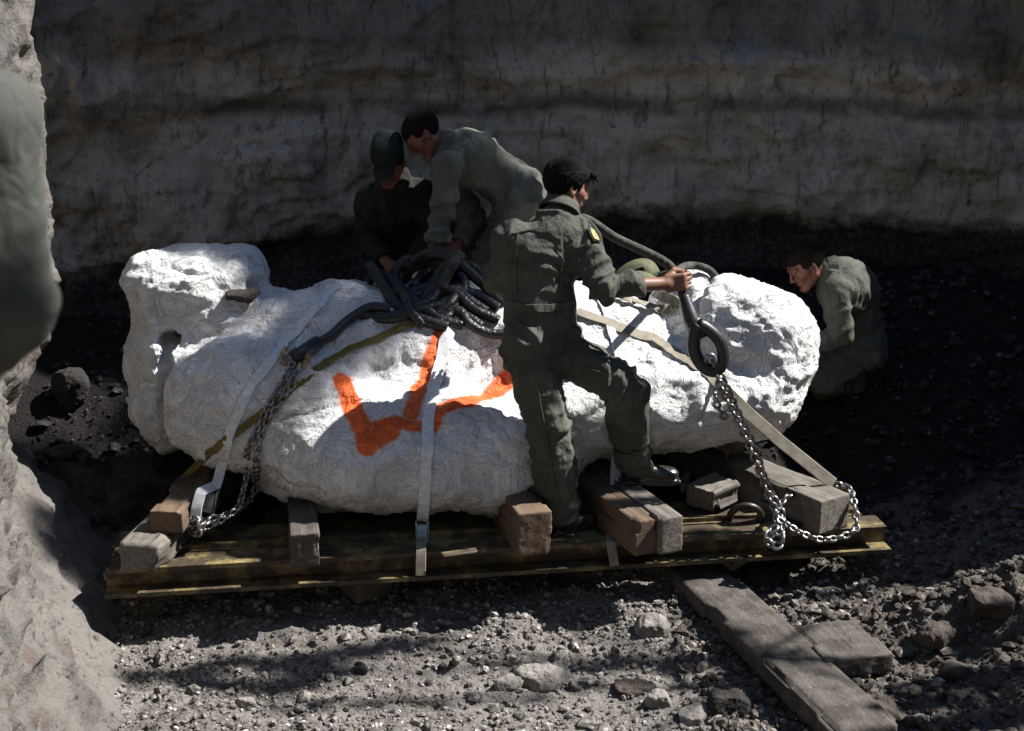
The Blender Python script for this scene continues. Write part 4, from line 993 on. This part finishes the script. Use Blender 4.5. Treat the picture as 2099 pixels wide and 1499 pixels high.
def hair(c, fw, up, style, h, s=1.0):
    fw, up = nrm(fw), nrm(up); up = nrm(up - fw * (up @ fw)); rt = np.cross(fw, up); Rm = np.stack([rt, fw, up], 1)
    L = lambda x, y, z: c + (rt * x + fw * y + up * z) * s
    f = Field(c - .19, c + .19, h)
    g = {'short': .006, 'full': .011}[style]
    f.ell(L(0, -.018, .036), A(.078 + g, .098 + g, .086 + g) * s, Rm, k=.01)
    if style == 'full':
        f.cap(L(-.04, .06, .088), L(.05, .085, .080), .026, .018, k=.02)
    f.box(L(0, .098, -.062), A(.20, .060, .112) * s, .004, Rm, k=.012, cut=True)      # face
    f.box(L(0, .035, -.095), A(.20, .062, .088) * s, .004, Rm, k=.010, cut=True)      # cheeks and ears
    f.box(L(0, 0, -.140), A(.3, .3, .085) * s, .004, Rm, k=.012, cut=True)            # nape
    if style == 'full':
        for q in range(12):
            x = -.05 + .0095 * q; f.cap(L(x, .075, .090), L(x + .006, .112 + .010 * math.sin(q * 2.3), .062 + .018 * math.sin(q * 1.7)), .008, .0025, k=.004)
    V, F = f.mesh(); N = vnormals(V, F); q = (V - c) @ Rm
    V = V + N * ((ridg(q * A(110, 22, 40), 2, 77) - .4) * (.007 if style == 'full' else .003))[:, None]
    return V, F

def boot(f, an, toe, s=1.0):
    an, toe = np.array(an), np.array(toe); d = toe - an; d[2] = 0; d = nrm(d); z = A(0, 0, 1); w = np.cross(d, z); Rm = np.stack([d, w, z], 1)
    b = A(an[0], an[1], an[2] - 0.085 * s)
    f.cap(an + z * .11, an - z * .02, .053 * s, .046 * s, k=.02)
    f.cap(b + z * .045 - d * .02, b + z * .038 + d * .03, .040 * s, .040 * s, k=.03)
    f.cap(b + z * .055 + d * .03, b + z * .038 + d * .13, .045 * s, .038 * s, k=.03)
    f.ell(b + z * .038 + d * .155, A(.060, .047, .036) * s, Rm, k=.02)
    f.box(b + d * .075 + z * .004, A(.145, .042, .012) * s, .008, Rm, k=.006)
    f.box(b - d * .035 + z * (-.002), A(.038, .037, .018) * s, .008, Rm, k=.006)
    f.box(b + d * .028 - z * .012, A(.025, .06, .011) * s, .003, Rm, k=.004, cut=True)

def folds(V, N, F, bones, amp, seed):
    """cloth folds: rings near joints, long diagonal creases between them"""
    best = np.full(len(V), 1e9); s = np.zeros(len(V)); Ls = np.ones(len(V)); ax = np.zeros_like(V); org = np.zeros_like(V); sc = np.ones(len(V)); bi = np.zeros(len(V))
    for k, (a, b, r, m) in enumerate(bones):
        a, b = np.array(a), np.array(b); ab = b - a; L = np.linalg.norm(ab); t = np.clip((V - a) @ ab / (L * L), 0, 1)
        dd = np.linalg.norm(V - a - t[:, None] * ab, axis=1) / r; u = dd < best
        best[u] = dd[u]; s[u] = t[u] * L; Ls[u] = L; ax[u] = ab / L; org[u] = a; sc[u] = m; bi[u] = k
    rel = V - org; al = (rel * ax).sum(1); per = rel - al[:, None] * ax
    warp = fbm(V * 5, 2, seed) * 0.09
    # longitudinal
    q1 = per * 12 + ax * (al * 2.4 + warp * 6)[:, None] + seed
    # rings
    q2 = per * 6 + ax * ((al + warp * 1.3 + per[:, 0] * .35) * 19)[:, None] + seed * 2
    ed = np.minimum(s, Ls - s); ring = np.exp(-(ed / 0.11) ** 2)
    f1 = ridg(q1, 2, seed) ** 1.6 - .25; f2 = ridg(q2, 2, seed + 4) ** 1.6 - .25
    d = amp * sc * (f1 * (1 - .6 * ring) + 1.15 * f2 * (.25 + ring))
    for _ in range(3):
        m = d[F].mean(1); w = np.zeros(len(V)); n_ = np.zeros(len(V))
        for k in range(4): w += np.bincount(F[:, k], m, len(V)); n_ += np.bincount(F[:, k], None, len(V))
        d = w / np.maximum(n_, 1)
    return V + N * (1.25 * d)[:, None]

def person(label, J, h=0.006, cloth=M_OLIVE, skin=M_SKIN, hairm=M_HAIR, style='short', group=None, hat=False, leg=1.0, arm=1.0, sleeves=(1.0, 1.0), boots=True, curl=(0.4, 0.4), seed=1, hd=None, face=None, fat=1.0, foldamp=0.016, suit='flight_suit', collar=True):
    J = {k: np.array(v, float) for k, v in J.items()}
    root = empty('person', (J['aL'] + J['aR']) / 2 - A(0, 0, .09)); tag(root, label, 'person', group)
    pts = np.array([v for k, v in J.items() if k not in ('fw', 'up') and not k.startswith('h_')])
    lo, hi = pts.min(0) - .26, pts.max(0) + .26
    lat = nrm(J['sR'] - J['sL'])
    hlat = nrm(J['hR'] - J['hL'])
    # ---- body
    f = Field(lo, hi, h)
    f.cap(J['pel'] - hlat * .07, J['pel'] + hlat * .07, .095, k=.05); f.cap(J['pel'], J['che'], .10, .115, k=.06)
    f.cap(J['che'] - lat * .07, J['che'] + lat * .07, .10, k=.05); f.cap(J['sL'], J['sR'], .052, k=.05)
    f.cap(J['nek'] - (J['hea'] - J['nek']) * .3, lerp(J['nek'], J['hea'], .75), .060, .055, k=.03)
    L, Rm = head(f, J['hea'], J['fw'], J['up'])
    for s_ in 'LR':
        f.cap(J['s' + s_], J['e' + s_], .046, .038, k=.03); f.cap(J['e' + s_], J['w' + s_], .042, .028, k=.015)
        f.cap(lerp(J['e' + s_], J['w' + s_], .12), lerp(J['e' + s_], J['w' + s_], .4), .043, .037, k=.02)
        f.cap(J['h' + s_], J['k' + s_], .082, .052, k=.04); f.cap(J['k' + s_], J['a' + s_], .055, .040, k=.02)
        i = 0 if s_ == 'L' else 1
        if 'h_d' + s_ in J: hand(f, J['w' + s_], J['h_d' + s_], J['h_b' + s_], J.get('h_s' + s_), curl[i])
        else: hand(f, J['w' + s_], J['w' + s_] - J['e' + s_], A(0, -1, .2), None, curl[i])
    V, F = f.mesh(); under(root, mk('body', V, F, skin))
    # ---- clothing
    f = Field(lo, hi, h); o = .022 * fat
    f.cap(J['pel'] - hlat * .065, J['pel'] + hlat * .065, .118 * fat, k=.05); f.cap(J['pel'], J['che'], .115 * fat, .13 * fat, k=.06)
    mid = lerp(J['pel'], J['che'], .4); f.cap(mid - lat * .055, mid + lat * .055, .105 * fat, k=.05)
    up_t = nrm(J['che'] - J['pel'])
    f.cap(J['che'] - lat * .085, J['che'] + lat * .085, .125 * fat, k=.06)
    f.cap(J['sL'], J['sR'], .066, k=.06); f.cap(J['nek'] - nrm(J['hea'] - J['nek']) * .05, J['nek'] - nrm(J['hea'] - J['nek']) * .0, .092, .074, k=.05)
    bones = [(J['pel'], J['che'], .16, .8), (J['sL'], J['sR'], .09, .6)]
    for i, s_ in enumerate('LR'):
        S0, E, Wr, H_, K, An = (J[c + s_] for c in 'sewhka'); t = sleeves[i]
        f.cap(S0, E, .066 * fat * arm, .058 * fat * arm, k=.04)
        cu = lerp(E, Wr, t * .94); f.cap(E, cu, .056 * fat, .044 + .010 * (1 - t), k=.02)
        if t < .9: f.cap(lerp(E, Wr, t * .94 - .17), cu, .056, .054, k=.006)
        nn_ = nrm(Wr - E)
        f.cap(cu + nn_ * .055, cu + nn_ * .0551, .050, k=.002, cut=True)
        f.cap(H_, K, .103 * leg, .078 * leg, k=.05); Ab = lerp(K, An, .93); f.cap(K, Ab, .076 * leg, .066 * leg, k=.03)
        f.cap(lerp(K, An, .2), lerp(K, An, .6), .078 * leg, .072 * leg, k=.03)
        nk = nrm(An - K); f.cap(An + nk * .03, An + nk * .031, .055, k=.002, cut=True)
        bones += [(S0, E, .065, 1.1), (E, cu, .055, 1.0), (H_, K, .10, 1.2), (K, Ab, .075, 1.1)]
    V, F = f.mesh(); N = vnormals(V, F)
    V = folds(V, N, F, bones, foldamp, seed)
    suit_o = under(root, mk(suit, V, F, cloth))
    if collar:                                                      # turned-down collar round the neck
        nd = nrm(J['hea'] - J['nek']); a0 = nrm(np.cross(nd, J['fw'])); b0 = np.cross(a0, nd)
        if b0 @ J['fw'] < 0: b0 = -b0
        pt, nm = [], []
        for th in np.linspace(0.55, 2 * math.pi - 0.55, 26):
            r_ = b0 * math.cos(th) + a0 * math.sin(th); pt.append(J['nek'] + nd * (.012 + .012 * math.cos(th + math.pi)) + r_ * (.078 + .006 * math.sin(3 * th))); nm.append(r_ + nd * .55)
        V, F = ribbon(np.array(pt), np.array(nm), .062, .007); o2 = mk('collar', V, F, cloth, smooth=False); under(root, o2)
    if hat:
        c = J['hea']; fw, up = nrm(J['fw']), nrm(J['up']); up = nrm(up - fw * (up @ fw)); rt = np.cross(fw, up); R3 = np.stack([rt, fw, up], 1)
        f = Field(c - .22, c + .24, .006)
        f.ell(c + up * .082 - fw * .012, (.080, .098, .070), R3, k=.01, p=3.4)
        f.box(c + up * .000 - fw * .012, (.2, .2, .028), .003, R3, k=.006, cut=True)
        V, F = f.mesh(); N = vnormals(V, F); V = V + N * (fbm(V * 14, 3, 5) * .012)[:, None]; ho = under(root, mk('cap', V, F, M_CAP))
        f = Field(c - .26, c + .26, .005)
        f.ell(c + up * .040 + fw * .095, (.060, .072, .007), np.stack([rt, nrm(fw - up * .35), nrm(up + fw * .35)], 1), k=.004)
        f.ell(c + up * .048 - fw * .014, (.076, .092, .06), R3, k=.004, cut=True)
        V, F = f.mesh(); under(root, mk('cap_brim', V, F, M_CAP))
    V, F = hair(J['hea'], J['fw'], J['up'], style, .005); under(root, mk('hair', V, F, hairm))
    if boots:
        for s_ in 'LR':
            f = Field(J['a' + s_] - .3, J['a' + s_] + .3, .006); boot(f, J['a' + s_], J['t' + s_]); V, F = f.mesh()
            N = vnormals(V, F); an_ = J['a' + s_]
            V = V + N * ((ridg((V - an_) * A(28, 28, 28), 2, 9) - .4) * .003)[:, None]
            under(root, mk('boot', V, F, M_BOOT))
    return root

# --- the soldier standing at the jacket
Y0 = 6.13
aL = P(1152, 1078, 6.16); aL[2] = ZT + .085
aR = P(1300, 985, 6.36); aR[2] = ZT + .165 + .09
jw = P(1362, 582, 6.22)
main_p = person('standing soldier in olive flight suit, one boot up on a timber, pulling the thick rope', dict(
    pel=P(1108, 690, 6.18), che=P(1108, 520, 6.23), nek=P(1150, 432, 6.27), hea=P(1162, 384, 6.33), fw=(0.86, 0.42, -0.32), up=(0.26, 0.14, 0.95),
    sL=P(1052, 492, 6.17), sR=P(1190, 486, 6.22), eL=P(1030, 575, 6.24), wL=P(1075, 560, 6.45), eR=P(1234, 588, 6.12), wR=jw,
    hL=P(1085, 722, 6.15), hR=P(1138, 715, 6.22), kL=P(1128, 895, 6.10), kR=P(1278, 795, 6.24), aL=aL, aR=aR,
    tL=aL + A(.18, .10, -.06), tR=aR + A(.22, .02, -.06), h_dR=A(1, .05, .10), h_bR=A(.05, -1, .15), h_sR=A(0, .1, 1), h_dL=A(.6, .6, .4), h_bL=A(0, -1, .2)),
    h=.0055, style='full', leg=1.09, sleeves=(.95, .55), curl=(.9, 1.0), seed=3, foldamp=.023, arm=1.14)
# name tape and the shield patch on the sleeve
M_PATCH = plain('yellow_patch', (0.42, 0.38, 0.16), (0.25, 0.24, 0.12), 60, .8); M_PATCHD = plain('black_patch_border', (0.015, 0.015, 0.012), None, 20, .8)
suit = [c for c in main_p.children if c.name.startswith('flight_suit')][0]
bv = BVHTree.FromPolygons([tuple(v.co) for v in suit.data.vertices], [tuple(p.vertices) for p in suit.data.polygons])
def shp(pts2, off, mat, nm):
    vs = []
    for u, v in pts2:
        h = bv.ray_cast(Vector((0, 0, CAMZ)), Vector(ray(u, v)))
        vs.append(np.array(h[0]) + np.array(h[1]) * off if h[0] else P(u, v, 6.1))
    n = len(vs); c = np.mean(vs, 0); ns = nrm(np.cross(vs[1] - vs[0], vs[2] - vs[0])); ns = ns if ns @ (c - A(0, 0, 3)) < 0 else -ns
    V = np.array(vs + [v - ns * .004 for v in vs]); F = [list(range(n)), list(range(2 * n - 1, n - 1, -1))] + [[i, (i + 1) % n, n + (i + 1) % n, n + i] for i in range(n)]
    return under(main_p, mk(nm, V, F, mat, smooth=False))
shp([(1202, 466), (1216, 470), (1227, 485), (1231, 499), (1213, 494), (1206, 482)], .012, M_PATCHD, 'patch_border')
shp([(1206, 470), (1214, 473), (1222, 485), (1225, 495), (1214, 491), (1208, 481)], .015, M_PATCH, 'sleeve_patch')

def seam(nm, px, wd=.012, off=.006):
    pt, nn = [], []
    for (u0, v0), (u1, v1) in zip(px[:-1], px[1:]):
        for t in np.linspace(0, 1, 10, endpoint=False):
            h = bv.ray_cast(Vector((0, 0, CAMZ)), Vector(ray(u0 + (u1 - u0) * t, v0 + (v1 - v0) * t)))
            if h[0]: pt.append(np.array(h[0]) + np.array(h[1]) * off); nn.append(np.array(h[1]))
    if len(pt) < 4: return
    pt, nn = np.array(pt), np.array(nn)
    for _ in range(3): pt[1:-1] = (pt[:-2] + 2 * pt[1:-1] + pt[2:]) / 4
    V, F = ribbon(pt, nn, wd, .003, .015); under(main_p, mk(nm, V, F, M_OLIVE, smooth=False))
seam('back_pleat', [(1062, 480), (1056, 540), (1058, 610)]); seam('back_pleat', [(1150, 478), (1152, 540), (1144, 610)])
seam('waistband', [(1036, 622), (1080, 632), (1130, 632), (1172, 624)], .035, .007)
seam('yoke_seam', [(1050, 478), (1100, 470), (1150, 476), (1182, 490)], .010)
seam('hip_pocket', [(1132, 690), (1160, 688), (1162, 725), (1136, 730), (1132, 692)], .008)
seam('thigh_pocket', [(1200, 715), (1245, 728), (1238, 765), (1195, 752), (1200, 717)], .008)
seam('leg_seam', [(1100, 780), (1118, 880), (1135, 980), (1150, 1040)], .008)
seam('boot_cuff', [(1262, 925), (1290, 934), (1312, 922)], .022, .008)

# his rope, over the far shoulder, through the fist and down to the thimble
hk = P(1392, 582, 6.26)
rope = empty('rope', hk); tag(rope, 'thick grey braided rope held by the standing soldier, ending in a black thimble', 'rope')
V_, F_ = tube([P(1150, 470, 6.42), P(1195, 448, 6.40), P(1262, 488, 6.36), P(1330, 520, 6.32), P(1372, 545, 6.29), P(1390, 575, 6.275), P(1402, 612, 6.25), P(1415, 655, 6.22)], 0.0205, **BR); under(rope, mk('rope_strand', V_, F_, M_ROPEG))
V_, F_ = tube([P(1402, 606, 6.25), P(1416, 650, 6.21), P(1428, 680, 6.19)], [0.025, 0.034, 0.040], .01, 16); under(rope, mk('sleeve', V_, F_, M_RUB))
def oval(cx, cy, px, rx, ry, Yd, rr, top):
    pts = []
    for t in np.linspace(0, 2 * np.pi, 17):
        w_ = rx * (1 - .55 * max(0, math.cos(t)) ** 1.5 * top); ux = math.sin(t) * w_; uy = -math.cos(t) * ry
        a_ = px; pts.append(P(cx + ux * math.cos(a_) - uy * math.sin(a_), cy + ux * math.sin(a_) + uy * math.cos(a_), Yd))
    return tube(pts, rr, .01, 12)
V_, F_ = oval(1450, 713, -.36, 28, 50, 6.16, .030, .9); under(rope, mk('thimble', V_, F_, M_RUB))
V_, F_ = cat_mesh([tube([P(1420, 655, 6.19), P(1436, 694, 6.17)], [.038, .042], .01, 14)]); under(rope, mk('thimble_throat', V_, F_, M_RUB))
sk = empty('hook_shackle', P(1458, 735, 6.15)); tag(sk, 'pale steel shackle joining the black thimble to the taut chain', 'shackle')
V_, F_ = tube([P(1452, 752, 6.17), P(1447, 736, 6.13), P(1458, 727, 6.12), P(1466, 738, 6.13), P(1468, 756, 6.17)], .010, .006, 10); under(sk, mk('shackle_bow', V_, F_, M_GREY))
V_, F_ = tube([P(1448, 754, 6.17), P(1472, 757, 6.17)], .010, .008, 10); under(sk, mk('shackle_pin', V_, F_, M_GREY))
V_, F_ = tube([on(1320, 575, .02), on(1350, 568, .02), on(1385, 556, .02), P(1410, 545, 7.05), P(1440, 548, 7.1), P(1462, 562, 7.12), P(1475, 590, 7.2)], .020, **BR)
tag(mk('rope', V_, F_, M_ROPEG), 'grey braided rope lying across the white top behind the fist', 'rope')

# --- the bent soldier
Yb = 7.45; gb = .84
person('soldier in pale sunlit flight suit bending far over the rope pile, bareheaded with brown hair', dict(
    pel=P(1062, 392, Yb + .1), che=P(965, 325, Yb), nek=P(908, 300, Yb - .05), hea=P(868, 278, Yb - .08), fw=(-.62, -.22, -.75), up=(-.62, .05, .78),
    sL=P(925, 352, Yb + .17), sR=P(915, 342, Yb - .22), eL=P(968, 450, Yb + .12), wL=P(935, 505, Yb - .02), eR=P(905, 432, Yb - .25), wR=P(893, 500, Yb - .30),
    hL=P(1068, 405, Yb + .20), hR=P(1068, 405, Yb - .02), kL=P(1020, 540, Yb + .22), kR=P(1000, 530, Yb + .0), aL=A(.15, Yb + .32, gb + .09), aR=A(-.05, Yb + .15, gb + .09),
    tL=A(-.02, Yb + .3, gb + .02), tR=A(-.22, Yb + .1, gb + .02), h_dR=A(-.05, -.1, -1), h_bR=A(-.2, -1, .1)),
    h=.008, cloth=M_SAGE, skin=M_SKINR, hairm=M_HAIRB, sleeves=(.8, .84), seed=8, foldamp=.027)
# --- the capped soldier
Yc = 7.55
person('soldier in dark camouflage and a flat-topped cap crouching with lowered head behind the jacket', dict(
    pel=P(815, 585, Yc + .25), che=P(812, 425, Yc + .02), nek=P(806, 368, Yc - .06), hea=P(796, 333, Yc - .14), fw=(-.12, -.80, -.60), up=(-.05, -.52, .85),
    sL=P(868, 398, Yc), sR=P(760, 408, Yc), eL=P(880, 480, Yc - .05), wL=P(845, 535, Yc - .25), eR=P(748, 490, Yc - .05), wR=P(800, 545, Yc - .25),
    hL=P(845, 590, Yc + .25), hR=P(785, 590, Yc + .25), kL=P(870, 620, Yc - .15), kR=P(770, 620, Yc - .15), aL=P(855, 625, Yc + .3) * A(1, 1, 0) + A(0, 0, .98), aR=P(785, 625, Yc + .3) * A(1, 1, 0) + A(0, 0, .98),
    tL=P(860, 690, Yc + .1), tR=P(780, 690, Yc + .1)),
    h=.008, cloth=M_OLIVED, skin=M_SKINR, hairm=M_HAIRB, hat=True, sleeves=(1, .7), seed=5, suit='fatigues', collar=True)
# --- the soldier at the right end
Yr = 7.5
person('soldier in sunlit olive flight suit hunched over beyond the right end of the jacket, bareheaded', dict(
    pel=P(1765, 700, Yr + .1), che=P(1738, 595, Yr), nek=P(1700, 560, Yr - .05), hea=P(1652, 546, Yr - .07), fw=(-.80, -.20, -.56), up=(-.50, .0, .86),
    sL=P(1762, 600, Yr + .17), sR=P(1715, 600, Yr - .18), eL=P(1730, 700, Yr + .15), wL=P(1665, 730, Yr + .05), eR=P(1722, 685, Yr - .22), wR=P(1665, 715, Yr - .22),
    hL=P(1775, 715, Yr + .2), hR=P(1768, 715, Yr + .02), kL=P(1700, 775, Yr + .12), kR=P(1688, 780, Yr - .02), aL=P(1752, 775, Yr + .28), aR=P(1748, 780, Yr + .14),
    tL=P(1752, 765, Yr + .42), tR=P(1748, 765, Yr + .30)),
    h=.008, cloth=M_OLIVE, skin=M_SKINR, hairm=M_HAIRB, sleeves=(1, 1), seed=11, foldamp=.025)
# --- the onlooker close to the lens
gf = 1.36
person('blurred onlooker in pale olive shirt with rolled sleeve, cut off by the left border', dict(
    pel=A(-1.07, 1.95, gf + .95), che=A(-1.03, 1.92, gf + 1.28), nek=A(-1.05, 1.90, gf + 1.50), hea=A(-1.08, 1.88, gf + 1.64), fw=(-.9, .35, -.1), up=(0, 0, 1),
    sL=A(-1.20, 1.74, gf + 1.40), sR=A(-.740, 2.0, gf + 1.42), eL=A(-1.25, 1.65, gf + 1.14), wL=A(-1.40, 1.75, gf + .92), eR=A(-.728, 2.0, gf + 1.15), wR=A(-.86, 1.96, gf + .95),
    hL=A(-1.14, 1.86, gf + .90), hR=A(-1.03, 2.04, gf + .90), kL=A(-1.11, 1.85, gf + .50), kR=A(-.97, 2.06, gf + .50), aL=A(-1.11, 1.82, gf + .09), aR=A(-.96, 2.04, gf + .09),
    tL=A(-1.30, 1.88, gf + .03), tR=A(-1.14, 2.1, gf + .03)),
    h=.007, cloth=M_SHIRT, skin=M_SKIN, hairm=M_HAIRB, sleeves=(.3, .22), fat=1.1, seed=2, foldamp=.008, suit='shirt_and_trousers')

# ---------------------------------------------------------------- trees on the rim that throw the dappled shade
M_BARK = plain('bark', (0.10, 0.08, 0.06), (0.05, 0.04, 0.03), 14, .95, 30, .9, .02, stretch=(1, 1, .3))
def m_leaf():
    t = NT('leaf'); n = t.noise(t.obj(), 2.5, 3); return t.out(t.mix(n, (0.035, 0.065, 0.018), (0.07, 0.11, 0.03)), .6)
M_LEAF = m_leaf()
def leaves(clumps, seed):
    g = np.random.default_rng(seed); out = []
    for c, r, n, s in clumps:
        p = g.normal(size=(n, 3)); p = p / np.linalg.norm(p, axis=1, keepdims=True) * (g.random((n, 1)) ** .4); p = p * np.array(r) + np.array(c)
        a = g.normal(size=(n, 3)); a /= np.linalg.norm(a, axis=1, keepdims=True); b = np.cross(a, g.normal(size=(n, 3))); b /= np.linalg.norm(b, axis=1, keepdims=True)
        s_ = s * g.uniform(.6, 1.3, (n, 1)); out.append(np.stack([p - a * s_, p + b * s_ * .4, p + a * s_, p - b * s_ * .4], 1).reshape(-1, 3))
    V = np.concatenate(out); return V, np.arange(len(V)).reshape(-1, 4)
def tree(base, top, limbs, clumps, label, seed, r0=.28):
    r = empty('tree', base); tag(r, label, 'tree', 'trees on the pit rim')
    parts = [tube([base, lerp(base, top, .5) + A(.2, .1, 0), top], [r0, r0 * .7, r0 * .3], .25, 10)]
    for a, b in limbs: parts.append(tube([a, lerp(a, b, .5) + A(0, 0, .2), b], [r0 * .30, r0 * .05], .2, 8))
    V, F = cat_mesh(parts); under(r, mk('trunk', V, F, M_BARK))
    V, F = leaves(clumps, seed); under(r, mk('crown', V, F, M_LEAF, smooth=False)); return r
def C(y, c, x=7.4): return A(x, y - .0 + (SUN.y / SUN.x) * (x), c + SUN.z / SUN.x * x)        # the place on the rim whose shadow meets that strip
YS = SUN.y / SUN.x
def T(x, y, z, X=7.4): t_ = (X - x) / SUN.x; return A(X, y + SUN.y * t_, z + SUN.z * t_)          # walk from a shaded place up towards the sun
big = []
for x in np.arange(-3.0, 4.2, .62):
    for z in (1.7, 2.6, 3.5):
        big.append((T(x, 9.0, z), (.7, .55, .6), 420, .10))
for x in np.arange(-3.0, -.2, .6): big.append((T(x, 8.1, 1.2), (.6, .40, .5), 300, .10))
for x, y, z, n in ((-1.75, 7.2, 1.55, 150), (-1.5, 7.3, 1.6, 150), (-1.35, 7.05, 1.4, 120), (-1.0, 7.05, 1.35, 120), (-.65, 7.1, 1.35, 110), (-.75, 7.75, 1.95, 160), (-1.8, 6.9, 1.2, 150), (-1.75, 6.9, .9, 150), (-1.5, 6.8, 1.1, 120), (-1.15, 6.75, 1.2, 120), (-.8, 6.75, 1.2, 90), (-.4, 7.15, 1.35, 90), (-1.45, 6.25, 1.15, 120), (-1.2, 6.3, 1.1, 100), (-1.55, 6.2, .85, 120), (-.1, 7.2, 1.4, 90), (-1.5, 6.4, .95, 90), (-1.25, 6.3, .9, 100), (-1.35, 6.25, .7, 80), (-1.0, 6.45, 1.1, 90), (-.8, 6.6, 1.2, 80), (-.55, 6.75, 1.28, 70), (-.3, 6.88, 1.33, 60), (-.1, 6.95, 1.36, 50)):
    big.append((T(x, y, z), (.24, .24, .24), int(n * 1.7), .06))
big.append((T(1.50, 7.42, 1.42), (.10, .12, .13), 170, .05)); big.append((T(-.46, 7.37, 2.12), (.08, .11, .10), 110, .05))  # leaf clumps added to shade two soldiers' heads
b0 = A(8.2, 9.6, 3.3)
tree(b0, A(7.8, 9.8, 14.5), [(A(8.1, 9.7, 5), T(3, 9, 2)), (A(8.0, 9.7, 7), T(0, 9, 2)), (A(7.9, 9.7, 9), T(-1.0, 7.1, 1.4)), (A(7.9, 9.8, 10), T(-1.7, 7.1, 1.4)), (A(7.9, 9.8, 11), T(-2.5, 9, 2.5))],
     big, 'tall dense leafy tree standing on the rim beyond the right wall of the pit', 3)
fr = []  # added front tree: clumps set to shade the ground round the sled
for u in range(190, 360, 75):
    p = G(u, 1270, .1); fr.append((T(p[0], p[1], p[2], 5.6), (.14, .035, .12), 150, .032))
for u, v, n in ((330, 1370, 50), (395, 1382, 60), (460, 1393, 70), (530, 1400, 70), (600, 1392, 70), (470, 1355, 70), (540, 1352, 70), (610, 1358, 60), (665, 1368, 50), (660, 1342, 40), (730, 1332, 36), (800, 1322, 30), (860, 1312, 24), (900, 1240, 40), (1000, 1245, 40), (1100, 1245, 40), (1200, 1240, 40), (1320, 1235, 40), (950, 1215, 40), (1100, 1215, 40)):
    p = G(u, v, .1); fr.append((T(p[0], p[1], p[2], 5.6), (.14, .05, .11), int(n * 4), .038))
for u, v, n in ((1780, 1215, 40), (1900, 1190, 60), (2020, 1160, 60), (2090, 1230, 30), (1980, 1480, 70), (1880, 1480, 60), (2060, 1400, 70), (1950, 1400, 60), (2050, 1345, 60), (2080, 1460, 60), (2000, 1435, 60), (1900, 1430, 50), (2080, 1290, 40), (1500, 1370, 14), (1420, 1330, 30), (1250, 1330, 16), (1100, 1330, 14), (700, 1408, 16), (900, 1395, 16), (1080, 1385, 12)):
    p = G(u, v, .15); fr.append((T(p[0], p[1], p[2], 5.6), (.24, .05, .12), int(n * 4), .04))
cs = np.array([c for c, *_ in fr])
for z_ in (2.38, 2.48): fr.append((T(-.70, 1.90, z_, 5.6), (.10, .075, .07), 520, .035)); tp = cs.mean(0) + A(.5, -.1, .6)  # clumps added to darken the onlooker's lower sleeve
tree(A(6.6, 4.8, 2.0), tp, [(tp - A(0, 0, .8), c) for c in cs[::9]] + [(tp - A(0, 0, 1.2), T(-.70, 1.865, 2.47, 5.6))], fr, 'slim unseen leafy tree added on the lower rim to shade the ground and the onlooker', 5, .07)
